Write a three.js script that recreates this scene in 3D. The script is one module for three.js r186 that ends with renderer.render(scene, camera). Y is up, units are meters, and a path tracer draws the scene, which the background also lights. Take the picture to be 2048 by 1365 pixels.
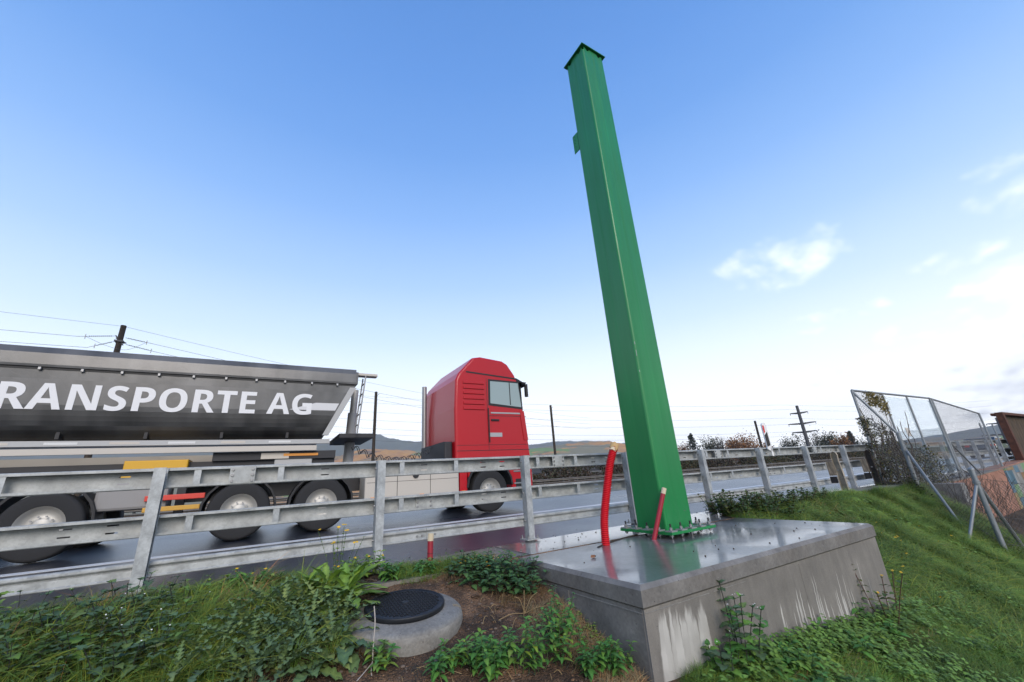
import * as THREE from 'three';
import { mergeGeometries } from 'three/addons/utils/BufferGeometryUtils.js';
import { FontLoader } from 'three/addons/loaders/FontLoader.js';
import { Brush, Evaluator, SUBTRACTION } from 'three-bvh-csg';
import { TextGeometry } from 'three/addons/geometries/TextGeometry.js';

// ---------------------------------------------------------------- camera, sky, sun, exposure
const scene = new THREE.Scene();
const R = Math.PI / 180;
const camera = new THREE.PerspectiveCamera(80.94, 1024 / 682, 0.05, 12000);
camera.position.set(0, 0.765, 5.024);
camera.rotation.set(19.18 * R, -31.66 * R, -3.94 * R, 'YXZ');
scene.add(camera);
const renderer = new THREE.WebGLRenderer({ antialias: true });
renderer.setSize(1024, 682);
renderer.toneMapping = THREE.LinearToneMapping;
renderer.toneMappingExposure = 1.32;
renderer.shadowMap.enabled = true;

// noise helpers
function rng(seed) { let a = seed >>> 0; return () => { a = (a + 0x6D2B79F5) | 0; let t = Math.imul(a ^ (a >>> 15), 1 | a); t = (t + Math.imul(t ^ (t >>> 7), 61 | t)) ^ t; return ((t ^ (t >>> 14)) >>> 0) / 4294967296; }; }
function h3(x, y, z) { let h = Math.imul(x, 374761393) + Math.imul(y, 668265263) + Math.imul(z, 2147483647 - 1274126177); h = Math.imul(h ^ (h >>> 13), 1274126177); return ((h ^ (h >>> 16)) >>> 0) / 4294967296; }
const sm = (t) => t * t * (3 - 2 * t), mix = (a, b, t) => a + (b - a) * t, clamp = (x, a = 0, b = 1) => Math.min(b, Math.max(a, x));
const sstep = (a, b, x) => sm(clamp((x - a) / (b - a)));
function n3(x, y, z) {
  const X = Math.floor(x), Y = Math.floor(y), Z = Math.floor(z), u = sm(x - X), v = sm(y - Y), w = sm(z - Z);
  return mix(mix(mix(h3(X, Y, Z), h3(X + 1, Y, Z), u), mix(h3(X, Y + 1, Z), h3(X + 1, Y + 1, Z), u), v), mix(mix(h3(X, Y, Z + 1), h3(X + 1, Y, Z + 1), u), mix(h3(X, Y + 1, Z + 1), h3(X + 1, Y + 1, Z + 1), u), v), w);
}
function fbm3(x, y, z, o = 4) { let s = 0, a = 0.5, t = 0; for (let i = 0; i < o; i++) { s += a * n3(x, y, z); t += a; x = x * 2.03 + 7.1; y = y * 2.03 + 3.7; z = z * 2.03 + 1.3; a *= 0.5; } return s / t; }
function tn(x, y, p, seed) { const X = Math.floor(x), Y = Math.floor(y), u = sm(x - X), v = sm(y - Y), m = (k) => ((k % p) + p) % p; return mix(mix(h3(m(X), m(Y), seed), h3(m(X + 1), m(Y), seed), u), mix(h3(m(X), m(Y + 1), seed), h3(m(X + 1), m(Y + 1), seed), u), v); }
function tfbm(u, v, p, o, seed) { let s = 0, a = 0.5, t = 0; for (let i = 0; i < o; i++) { s += a * tn(u * p, v * p, p, seed + i); t += a; p *= 2; a *= 0.5; } return s / t; }
const lerpT = (tab, x) => { if (x <= tab[0][0]) return tab[0].slice(1); for (let i = 1; i < tab.length; i++) if (x <= tab[i][0]) { const t = (x - tab[i - 1][0]) / (tab[i][0] - tab[i - 1][0]); return tab[i].slice(1).map((b, k) => mix(tab[i - 1][k + 1], b, t)); } return tab[tab.length - 1].slice(1); };

// computed sky: clear blue above, pale towards the horizon, a bank of broken cloud over the road ahead
{
  const W = 2048, H = 1024, d = new Float32Array(W * H * 4);
  const grad = [[-90, 0.8, 0.82, 0.85], [-2, 1.1, 1.1, 1.1], [0, 1.32, 1.32, 1.32], [6, 1.16, 1.19, 1.22], [12, 0.88, 0.97, 1.09], [19, 0.58, 0.74, 0.98], [27, 0.36, 0.55, 0.89], [36, 0.215, 0.405, 0.785], [44, 0.14, 0.315, 0.7], [52, 0.105, 0.265, 0.64], [60, 0.085, 0.23, 0.58], [90, 0.055, 0.18, 0.5]];
  // broken cloud: azimuth, height, width, depth in degrees, weight; a loose bank ahead that thins out round the horizon
  const puffs = [[-20, 23.6, 10, 5.6, 0.58], [-15.5, 26, 6, 3, 0.6], [-1.5, 21.5, 5, 4, 0.75], [-7, 17.4, 6, 1.6, 0.7], [-3, 14, 8, 3, 0.95], [-13, 15.8, 5, 1.3, 0.6], [-19, 14.8, 6, 2, 0.6], [-11, 12, 7, 2, 0.8], [-6, 8.5, 12, 3.6, 1], [-17, 8, 8, 3, 0.75], [-8, 4.5, 16, 4, 1], [-3, 10.5, 7, 2.4, 0.95]];
  { const r = rng(8); for (let i = 0; i < 60; i++) puffs.push([6 + 350 * r() * 0.92, 3 + 20 * r() * r(), 6 + 10 * r(), 1.5 + 3 * r(), 0.5 + 0.5 * r()]); for (let i = puffs.length - 1; i > 11; i--) { let z = puffs[i][0]; z -= 360 * Math.round(z / 360); if (z > -112 && z < -3) puffs.splice(i, 1); } }
  for (let j = 0; j < H; j++) {
    const e = ((j + 0.5) / H - 0.5) * Math.PI, ed = e / R, base = lerpT(grad, ed), y = Math.sin(e), ce = Math.cos(e);
    for (let i = 0; i < W; i++) {
      const a = ((i + 0.5) / W - 0.5) * 2 * Math.PI, dx = Math.cos(a) * ce, dz = Math.sin(a) * ce;
      let c = base.slice();
      if (ed > -1 && ed < 32) {
        const q = 1 / (Math.max(y, 0) + 0.2), px = dx * q, pz = dz * q, ad = a / R;
        let m = 0; for (const [ca, ce2, wa, we, k] of puffs) { let da = ad - ca; da -= 360 * Math.round(da / 360); const t = (da / wa) ** 2 + ((ed - ce2) / we) ** 2; if (t < 1) m = Math.max(m, k * sstep(1, 0.1, t)); }
        if (m > 0.01) {
          const wx = 0.5 * (fbm3(px * 3, pz * 3, 4.4, 3) - 0.5), f = fbm3(px * 5 + wx + 11.3, ed * 0.16 - wx, pz * 5 + 2.2, 5), g2 = fbm3(px * 9 + pz * 5 + 1.3 + 3 * wx, ed * 0.35, pz * 15 + 8.2 - 2 * wx, 5);
          const den = sstep(0.66 - 0.34 * m, 1.0 - 0.34 * m, f * 0.45 + g2 * 0.55), core = sstep(0.42, 0.7, fbm3(px * 2.4 + 5.3, ed * 0.2, pz * 2.4 + 3.1, 4)) * sstep(18, 7, ed);
          const lit = [mix(1.15, 0.5, core), mix(1.16, 0.54, core), mix(1.18, 0.62, core)];
          c = c.map((v, n) => mix(v, Math.max(lit[n], core > 0.3 ? 0 : v), den * (ed > 18 ? 0.6 : 0.75)));
        }
      }
      const o = (j * W + i) * 4; d[o] = c[0]; d[o + 1] = c[1]; d[o + 2] = c[2]; d[o + 3] = 1;
    }
  }
  const t = new THREE.DataTexture(d, W, H, THREE.RGBAFormat, THREE.FloatType);
  t.mapping = THREE.EquirectangularReflectionMapping; t.magFilter = THREE.LinearFilter; t.minFilter = THREE.LinearFilter; t.colorSpace = THREE.LinearSRGBColorSpace; t.needsUpdate = true;
  scene.background = t; scene.environment = t;
}
const sun = new THREE.DirectionalLight(new THREE.Color(1, 0.9, 0.8), 2.2);
sun.position.set(-6, 27, 46); sun.target.position.set(4, 0, 0);
sun.castShadow = true; sun.shadow.radius = 60; sun.shadow.mapSize.set(4096, 4096);
Object.assign(sun.shadow.camera, { left: -40, right: 40, top: 40, bottom: -40, near: 1, far: 200 });
scene.add(sun, sun.target);
scene.fog = new THREE.FogExp2(new THREE.Color(0.86, 0.92, 1.0), 0.00024);

// ---------------------------------------------------------------- building helpers
const V = (x, y, z) => new THREE.Vector3(x, y, z);
const taken = {};
function numbered(n) { const k = taken[n] = (taken[n] ?? -1) + 1; return k ? n + '_' + String(k).padStart(3, '0') : n; }
function sh(m) { m.castShadow = m.receiveShadow = true; return m; }
function thing(name, label, category, pos = [0, 0, 0], turn = 0, group) {
  const o = new THREE.Group(); o.name = numbered(name); o.position.set(...pos); o.rotation.y = turn; scene.add(o);
  o.userData = { label, category }; if (group) o.userData.group = group; return o;
}
function part(name, geo, mat, parent) { const m = sh(new THREE.Mesh(geo, mat)); m.name = name; parent.add(m); return m; }
function solo(name, geo, mat, label, category, group) { const m = part(numbered(name), geo, mat, scene); m.userData = { label, category }; if (group) m.userData.group = group; return m; }
function struct(name, geo, mat) { const m = part(numbered(name), geo, mat, scene); m.userData.kind = 'structure'; return m; }
function stuff(name, geo, mat, parent = scene) { const m = part(parent === scene ? numbered(name) : name, geo, mat, parent); m.userData.kind = 'stuff'; return m; }
// planar uv in metres, chosen per face
function uvm(g, s = 1) {
  g = g.index ? g.toNonIndexed() : g; const p = g.attributes.position, n = p.count, uv = new Float32Array(n * 2), a = V(), b = V(), c = V();
  for (let i = 0; i < n; i += 3) {
    a.fromBufferAttribute(p, i); b.fromBufferAttribute(p, i + 1); c.fromBufferAttribute(p, i + 2);
    const nn = b.clone().sub(a).cross(c.clone().sub(a)), ax = Math.abs(nn.x), ay = Math.abs(nn.y), az = Math.abs(nn.z);
    [a, b, c].forEach((q, k) => { const u = ax > ay && ax > az ? [q.z, q.y] : ay > az ? [q.x, q.z] : [q.x, q.y]; uv[(i + k) * 2] = u[0] * s; uv[(i + k) * 2 + 1] = u[1] * s; });
  }
  g.setAttribute('uv', new THREE.BufferAttribute(uv, 2)); if (!g.attributes.normal) g.computeVertexNormals(); return g;
}
function merge(list) { return mergeGeometries(list.map((g) => { g = g.index ? g.toNonIndexed() : g; for (const k of Object.keys(g.attributes)) if (!['position', 'normal', 'uv'].includes(k)) g.deleteAttribute(k); if (!g.attributes.uv) g.setAttribute('uv', new THREE.BufferAttribute(new Float32Array(g.attributes.position.count * 2), 2)); g.clearGroups(); return g; }), false); }
function box(x0, x1, y0, y1, z0, z1) { const g = new THREE.BoxGeometry(x1 - x0, y1 - y0, z1 - z0); g.translate((x0 + x1) / 2, (y0 + y1) / 2, (z0 + z1) / 2); return uvm(g); }
function cbox(x0, x1, y0, y1, z0, z1, b = 0.01) { // chamfered box
  const s = new THREE.Shape([[x0 + b, y0 + b], [x1 - b, y0 + b], [x1 - b, y1 - b], [x0 + b, y1 - b]].map((p) => new THREE.Vector2(...p)));
  const g = new THREE.ExtrudeGeometry(s, { depth: z1 - z0 - 2 * b, bevelEnabled: true, bevelThickness: b, bevelSize: b, bevelSegments: 2, steps: 1 }); g.translate(0, 0, z0 + b); return uvm(g);
}
function rod(p, q, r1, r2 = r1, seg = 10, caps = true) {
  p = Array.isArray(p) ? V(...p) : p; q = Array.isArray(q) ? V(...q) : q; const d = q.clone().sub(p), L = d.length();
  const g = new THREE.CylinderGeometry(r2, r1, L, seg, 1, !caps); g.translate(0, L / 2, 0); g.applyQuaternion(new THREE.Quaternion().setFromUnitVectors(V(0, 1, 0), d.normalize())); g.translate(p.x, p.y, p.z); return g.toNonIndexed();
}
function tube(pts, r, seg = 20, rad = 8) { return new THREE.TubeGeometry(new THREE.CatmullRomCurve3(pts.map((p) => Array.isArray(p) ? V(...p) : p)), seg, r, rad, false).toNonIndexed(); }
function shapeOf(pts, holes = []) { const s = new THREE.Shape(pts.map((p) => new THREE.Vector2(...p))); for (const h of holes) s.holes.push(new THREE.Path(h.map((p) => new THREE.Vector2(...p)))); return s; }
function exX(zy, x0, x1, steps = 1) { const g = new THREE.ExtrudeGeometry(shapeOf(zy.map(([z, y]) => [-z, y])), { depth: x1 - x0, bevelEnabled: false, steps }); g.rotateY(Math.PI / 2); g.translate(x0, 0, 0); return uvm(g); }
function exZ(xy, z0, z1, bevel = 0, holes = []) { const g = new THREE.ExtrudeGeometry(shapeOf(xy, holes), { depth: z1 - z0 - 2 * bevel, bevelEnabled: bevel > 0, bevelThickness: bevel, bevelSize: bevel, bevelOffset: -bevel, bevelSegments: 3 }); g.translate(0, 0, z0 + bevel); return uvm(g); }
function exY(xz, y0, y1, holes = []) { const f = ([x, z]) => [x, -z]; const g = new THREE.ExtrudeGeometry(shapeOf(xz.map(f), holes.map((h) => h.map(f))), { depth: y1 - y0, bevelEnabled: false, curveSegments: 8 }); g.rotateX(-Math.PI / 2); g.translate(0, y0, 0); return uvm(g); }
const circle = (cx, cy, r, n = 12) => Array.from({ length: n }, (_, i) => [cx + r * Math.cos(i / n * 2 * Math.PI), cy + r * Math.sin(i / n * 2 * Math.PI)]);
function rrect(x0, x1, y0, y1, r, n = 5) { const o = []; [[x1 - r, y1 - r, 0], [x0 + r, y1 - r, 90], [x0 + r, y0 + r, 180], [x1 - r, y0 + r, 270]].forEach(([cx, cy, a]) => { for (let i = 0; i <= n; i++) { const t = (a + 90 * i / n) * R; o.push([cx + r * Math.cos(t), cy + r * Math.sin(t)]); } }); return o; }
// smooth normals by angle is left to geometry; nut + washer + thread
function nutGeo(r = 0.016, h = 0.02) { return new THREE.CylinderGeometry(r, r, h, 6).toNonIndexed(); }

// textures
function tex(W, H, fn, srgb = true) {
  const d = new Uint8Array(W * H * 4);
  for (let j = 0; j < H; j++) for (let i = 0; i < W; i++) { let c = fn((i + 0.5) / W, (j + 0.5) / H, i, j); if (!Array.isArray(c)) c = [c, c, c]; const o = (j * W + i) * 4; for (let k = 0; k < 3; k++) d[o + k] = clamp(c[k]) * 255; d[o + 3] = 255; }
  const t = new THREE.DataTexture(d, W, H); t.magFilter = THREE.LinearFilter; t.minFilter = THREE.LinearMipmapLinearFilter; t.generateMipmaps = true; t.wrapS = t.wrapT = THREE.RepeatWrapping; if (srgb) t.colorSpace = THREE.SRGBColorSpace; t.needsUpdate = true; return t;
}
function rep(t, u, v = u) { const c = t.clone(); c.repeat.set(u, v); c.needsUpdate = true; return c; }
const lin = (r, g, b) => new THREE.Color().setRGB(r, g, b);
const std = (color, roughness = 0.8, o = {}) => new THREE.MeshStandardMaterial({ color, roughness, ...o });
const phy = (color, roughness = 0.8, o = {}) => new THREE.MeshPhysicalMaterial({ color, roughness, ...o });
const T = {};
{
  const r = rng(5);
  const pores = Array.from({ length: 260 }, () => [r(), r(), 0.0012 + 0.003 * r() * r()]);
  const grid = {}; pores.forEach((p) => { const k = Math.floor(p[0] * 32) + ',' + Math.floor(p[1] * 32); (grid[k] ??= []).push(p); });
  const pore = (u, v) => { let m = 0; const a = Math.floor(u * 32), b = Math.floor(v * 32); for (let i = -1; i <= 1; i++) for (let j = -1; j <= 1; j++) for (const p of grid[(a + i) + ',' + (b + j)] || []) { const q = Math.hypot(u - p[0], v - p[1]); if (q < p[2]) m = 1; } return m; };
  T.concrete = tex(1024, 1024, (u, v) => { const k = 0.72 + 0.3 * (tfbm(u, v, 4, 6, 1) - 0.5) + 0.16 * (tfbm(u, v, 64, 3, 9) - 0.5) - 0.32 * pore(u, v); const w = 0.04 * (tfbm(u, v, 3, 3, 22) - 0.5); return [k + w, k, k - w]; });
  T.concreteB = tex(1024, 1024, (u, v) => 0.6 + 0.35 * (tfbm(u, v, 32, 4, 3) - 0.5) - 0.5 * pore(u, v), false);
  T.asphalt = tex(1024, 1024, (u, v) => { const s = tn(u * 512, v * 512, 512, 31), k = 0.66 + 0.5 * (s - 0.5) + 0.2 * (tfbm(u, v, 6, 4, 4) - 0.5); return [k, k, k * 1.02]; });
  T.asphaltB = tex(1024, 1024, (u, v) => 0.5 * tn(u * 512, v * 512, 512, 31) + 0.5 * tn(u * 256, v * 256, 256, 33), false);
  T.asphaltR = tex(512, 512, (u, v) => 0.55 + 0.5 * (tfbm(u, v, 5, 5, 14) - 0.5), false);
  // zinc spangle: cells of slightly different grey
  const cells = (u, v, n, seed) => { const X = Math.floor(u * n), Y = Math.floor(v * n); let best = 9, id = 0; for (let i = -1; i <= 1; i++) for (let j = -1; j <= 1; j++) { const a = ((X + i) % n + n) % n, b = ((Y + j) % n + n) % n, cx = X + i + h3(a, b, seed), cy = Y + j + h3(a, b, seed + 1), q = Math.hypot(u * n - cx, v * n - cy); if (q < best) { best = q; id = h3(a, b, seed + 2); } } return id; };
  T.zinc = tex(1024, 1024, (u, v) => { const q = 0.02 * (tfbm(u, v, 16, 3, 50) - 0.5), c = cells(u + q, v + q, 26, 40), k = 0.76 + 0.08 * (c - 0.5) + 0.22 * (tfbm(u, v, 4, 5, 44) - 0.5); return [k * 0.985, k, k * 0.995]; });
  T.zincR = tex(1024, 1024, (u, v) => 0.62 + 0.4 * (cells(u, v, 26, 40) - 0.5) + 0.3 * (tfbm(u, v, 8, 4, 47) - 0.5), false);
  T.soil = tex(1024, 1024, (u, v) => { const a = tfbm(u, v, 8, 6, 60), b = tn(u * 220, v * 220, 220, 66), k = 0.5 + 0.7 * (a - 0.5) + 0.25 * (b - 0.5), p = b > 0.93 ? 0.3 : 0; return [k + p, k * 0.93 + p, k * 0.86 + p]; });
  T.soilB = tex(1024, 1024, (u, v) => 0.6 * tfbm(u, v, 16, 5, 60) + 0.4 * tn(u * 128, v * 128, 128, 66), false);
  T.wood = tex(256, 1024, (u, v) => { const k = 0.6 + 0.5 * (tfbm(u, v * 0.12, 24, 3, 70) - 0.5) + 0.2 * (tfbm(u, v, 4, 4, 71) - 0.5); return [k, k * 0.93, k * 0.84]; });
  T.rust = tex(512, 512, (u, v) => { const a = tfbm(u, v, 8, 5, 80); return [0.36 + 0.3 * a, 0.2 + 0.16 * a, 0.15 + 0.1 * a]; });
  T.paint = tex(512, 512, (u, v) => { const a = tfbm(u, v * 0.08, 30, 3, 140), b = tfbm(u, v, 5, 5, 141), k = 0.95 + 0.06 * (a - 0.5) + 0.1 * (b - 0.5); return [k, k, k]; });
  T.runs = tex(512, 512, (u, v) => 0.3 + 0.5 * tfbm(u, v * 0.06, 40, 3, 90) * (0.6 + 0.6 * tfbm(u, v, 3, 3, 95)), false);
}
const M = {};
M.zinc = phy(lin(0.74, 0.74, 0.73), 0.9, { map: rep(T.zinc, 2.2), roughnessMap: rep(T.zincR, 2.2), metalness: 0.25 });
M.zincPost = phy(lin(0.74, 0.75, 0.76), 0.85, { map: rep(T.zinc, 3.3), roughnessMap: rep(T.zincR, 3.3), metalness: 0.3 });
M.pipe = phy(lin(0.46, 0.48, 0.5), 0.8, { map: rep(T.zinc, 1.7), roughnessMap: rep(T.zincR, 1.7), metalness: 0.4 });
M.bolt = std(lin(0.3, 0.3, 0.3), 0.45, { metalness: 0.7 });
M.black = std(lin(0.015, 0.015, 0.016), 0.6);
M.rubber = std(lin(0.016, 0.016, 0.017), 0.85);
M.concrete = std(lin(0.26, 0.245, 0.22), 0.85, { map: rep(T.concrete, 0.9), bumpMap: rep(T.concreteB, 0.9), bumpScale: 0.003 });
T.wet = tex(512, 512, (u, v) => 0.4 + 0.6 * sstep(0.4, 0.68, tfbm(u, v, 5, 5, 130)), false);
M.concreteWet = phy(lin(0.3, 0.3, 0.29), 0.32, { map: rep(T.concrete, 0.5), bumpMap: rep(T.concreteB, 0.5), bumpScale: 0.0008, clearcoat: 1, clearcoatRoughness: 0.22, clearcoatRoughnessMap: rep(T.wet, 0.35) });
M.kerbWet = phy(lin(0.42, 0.415, 0.4), 0.3, { map: rep(T.concrete, 0.6), bumpMap: rep(T.concreteB, 0.6), bumpScale: 0.0008, clearcoat: 1, clearcoatRoughness: 0.12 });
M.concreteOld = std(lin(0.34, 0.31, 0.27), 0.8, { map: rep(T.concrete, 0.7), bumpMap: rep(T.concreteB, 1.4), bumpScale: 0.006 });
M.concretePale = std(lin(0.42, 0.41, 0.38), 0.9, { map: rep(T.concrete, 0.9), bumpMap: rep(T.concreteB, 0.9), bumpScale: 0.003 });
M.asphalt = phy(lin(0.028, 0.038, 0.062), 0.58, { map: rep(T.asphalt, 0.45), roughnessMap: rep(T.asphaltR, 0.12), bumpMap: rep(T.asphaltB, 0.45), bumpScale: 0.009, clearcoat: 0.6, clearcoatRoughness: 0.38 });
M.paintWhite = std(lin(0.62, 0.62, 0.6), 0.6, { bumpMap: rep(T.asphaltB, 0.45), bumpScale: 0.002 });
M.soil = std(lin(0.46, 0.31, 0.2), 0.95, { map: rep(T.soil, 0.8), bumpMap: rep(T.soilB, 0.8), bumpScale: 0.03 });

// ---------------------------------------------------------------- ground, road, kerb
const slopeAt = (x) => lerpT([[1.5, 0.3], [2.35, 0.33], [6.3, 0.5], [12.5, 0.8], [60, 0.8]], x)[0];
const edgeZ = (x) => lerpT([[-40, 0.05], [0, 0.08], [0.6, 0.28], [1.2, 0.5], [2.2, 0.86], [2.4, 0.95], [6.3, 0.95], [6.6, 0.5], [8, 0.32], [60, 0.32]], x)[0];
function gy(x, z) {
  const ze = edgeZ(x); if (z <= ze) return 0;
  const s = slopeAt(x), d = Math.max(0, z - 0.9), a = clamp(z, ze, 0.9) - ze;
  return -0.04 * sstep(0, 0.8, a) * 1.0 - s * Math.min(d, 2.2) - s * 0.75 * Math.max(0, d - 2.2);
}
const rough = (x, z) => { const k = sstep(0.02, 0.3, z - edgeZ(x)); return k * (0.06 * (fbm3(x * 1.7, z * 1.7, 3.1, 3) - 0.5) + 0.05 * (fbm3(x * 9, z * 9, 8.1, 3) - 0.5)); };
const ground = (x, z) => gy(x, z) + rough(x, z);
function field(x0, x1, nx, zf0, z1, nz, hf) {
  const p = [], id = [];
  for (let j = 0; j <= nz; j++) for (let i = 0; i <= nx; i++) { const x = mix(x0, x1, i / nx), z0 = zf0(x), z = mix(z0, z1, Math.pow(j / nz, 1.8)); p.push(x, hf(x, z), z); }
  for (let j = 0; j < nz; j++) for (let i = 0; i < nx; i++) { const a = j * (nx + 1) + i, b = a + 1, c = a + nx + 1, d = c + 1; id.push(a, c, b, b, c, d); }
  const g = new THREE.BufferGeometry(); g.setAttribute('position', new THREE.Float32BufferAttribute(p, 3)); g.setIndex(id);
  const uv = []; for (let i = 0; i < p.length; i += 3) uv.push(p[i], p[i + 2]); g.setAttribute('uv', new THREE.Float32BufferAttribute(uv, 2)); g.computeVertexNormals(); return g;
}
const lowY = -4.8;
M.field = std(lin(0.085, 0.1, 0.035), 0.95, { map: rep(T.soil, 0.02) });
{
  const g = new THREE.CircleGeometry(2700, 96); g.rotateX(-Math.PI / 2); g.translate(0, lowY, 0); struct('ground', uvm(g), M.field);
  struct('embankment', field(-18, 14.5, 430, (x) => edgeZ(x) - 0.01, 14, 150, (x, z) => Math.max(lowY - 0.1, ground(x, z))), M.soil);
  const bankMat = std(lin(0.24, 0.175, 0.11), 0.95, { map: rep(T.soil, 0.5), bumpMap: rep(T.soilB, 0.5), bumpScale: 0.06 });
  struct('far_bank', field(14.5, 70, 200, () => 0.6, 14, 40, (x, z) => Math.max(lowY - 0.1, -1.5 - 0.75 * (z - 0.6) + 0.3 * (fbm3(x * 0.8, z * 0.8, 2, 4) - 0.5))), bankMat);
}
const roadY = (z) => -0.08 - 0.025 * z;
struct('road', exX([[0.35, roadY(0.35)], [-15.8, roadY(-15.8)], [-15.8, -1.5], [0.35, -1.5]], -160, 600), M.asphalt);
struct('far_carriageway', exX([[-17.4, 0.36], [-33, 0.2], [-33, -1.5], [-17.4, -1.5]], -160, 600), M.asphalt);
struct('median_strip', exX([[-15.85, 0.42], [-17.35, 0.42], [-17.35, -1.4], [-15.85, -1.4]], -160, 600), M.soil);
{
  const line = (x0, x1, z0, z1) => exX([[z0, roadY(z0) + 0.005], [z1, roadY(z1) + 0.005], [z1, roadY(z1) + 0.001], [z0, roadY(z0) + 0.001]], x0, x1);
  struct('edge_line', line(-160, 600, -3.5, -3.72), M.paintWhite);
  struct('inner_edge_line', line(-160, 600, -15.1, -15.28), M.paintWhite);
  for (let i = 0; i < 14; i++) for (const [z, o] of [[-7.8, 1.2], [-11.5, 4.5]]) struct('lane_dash', line(-8 + i * 9 + o, -8 + i * 9 + o + 4, z, z - 0.15), M.paintWhite);
}
// concrete strip that carries the guardrail
const kerbEdge = [[-160, 0.1], [0, 0.06], [3, 0.02], [7, -0.12], [12, -0.3], [60, -0.3], [600, -0.3]];
struct('kerb', exY([[2.62, 0.03], [7, -0.12], [12, -0.3], [60, -0.3], [60, -0.03], [14.7, -0.03], [14.7, 0.5], [6.5, 0.8], [6.5, 0.955], [2.62, 0.955]], -0.6, -0.012), M.kerbWet);
struct('kerb', exY([[-160, 0.1], [0, 0.06], [2.6, 0.025], [2.6, 0.955], [-160, 0.955]], -0.6, -0.016), M.concreteOld);
{ // loose grit along the kerb and verge of the road
  const r = rng(77), L = []; for (let i = 0; i < 420; i++) { const x = -1.5 + 12 * r() * r() + 1, z = r() < 0.6 ? -0.05 - 0.7 * r() * r() : 0.1 + 0.7 * r(), s = 0.004 + 0.009 * r() * r(); const g = new THREE.IcosahedronGeometry(s, 0); g.scale(1.3, 0.7, 1); g.rotateY(r() * 6); const ke = lerpT(kerbEdge, x)[0]; g.translate(x, (z > ke ? -0.012 : roadY(z)) + s * 0.5, z); L.push(g); }
  stuff('grit', merge(L), std(lin(0.2, 0.19, 0.17), 0.9)).userData.label = 'loose pale grit scattered along the kerb';
}

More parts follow.
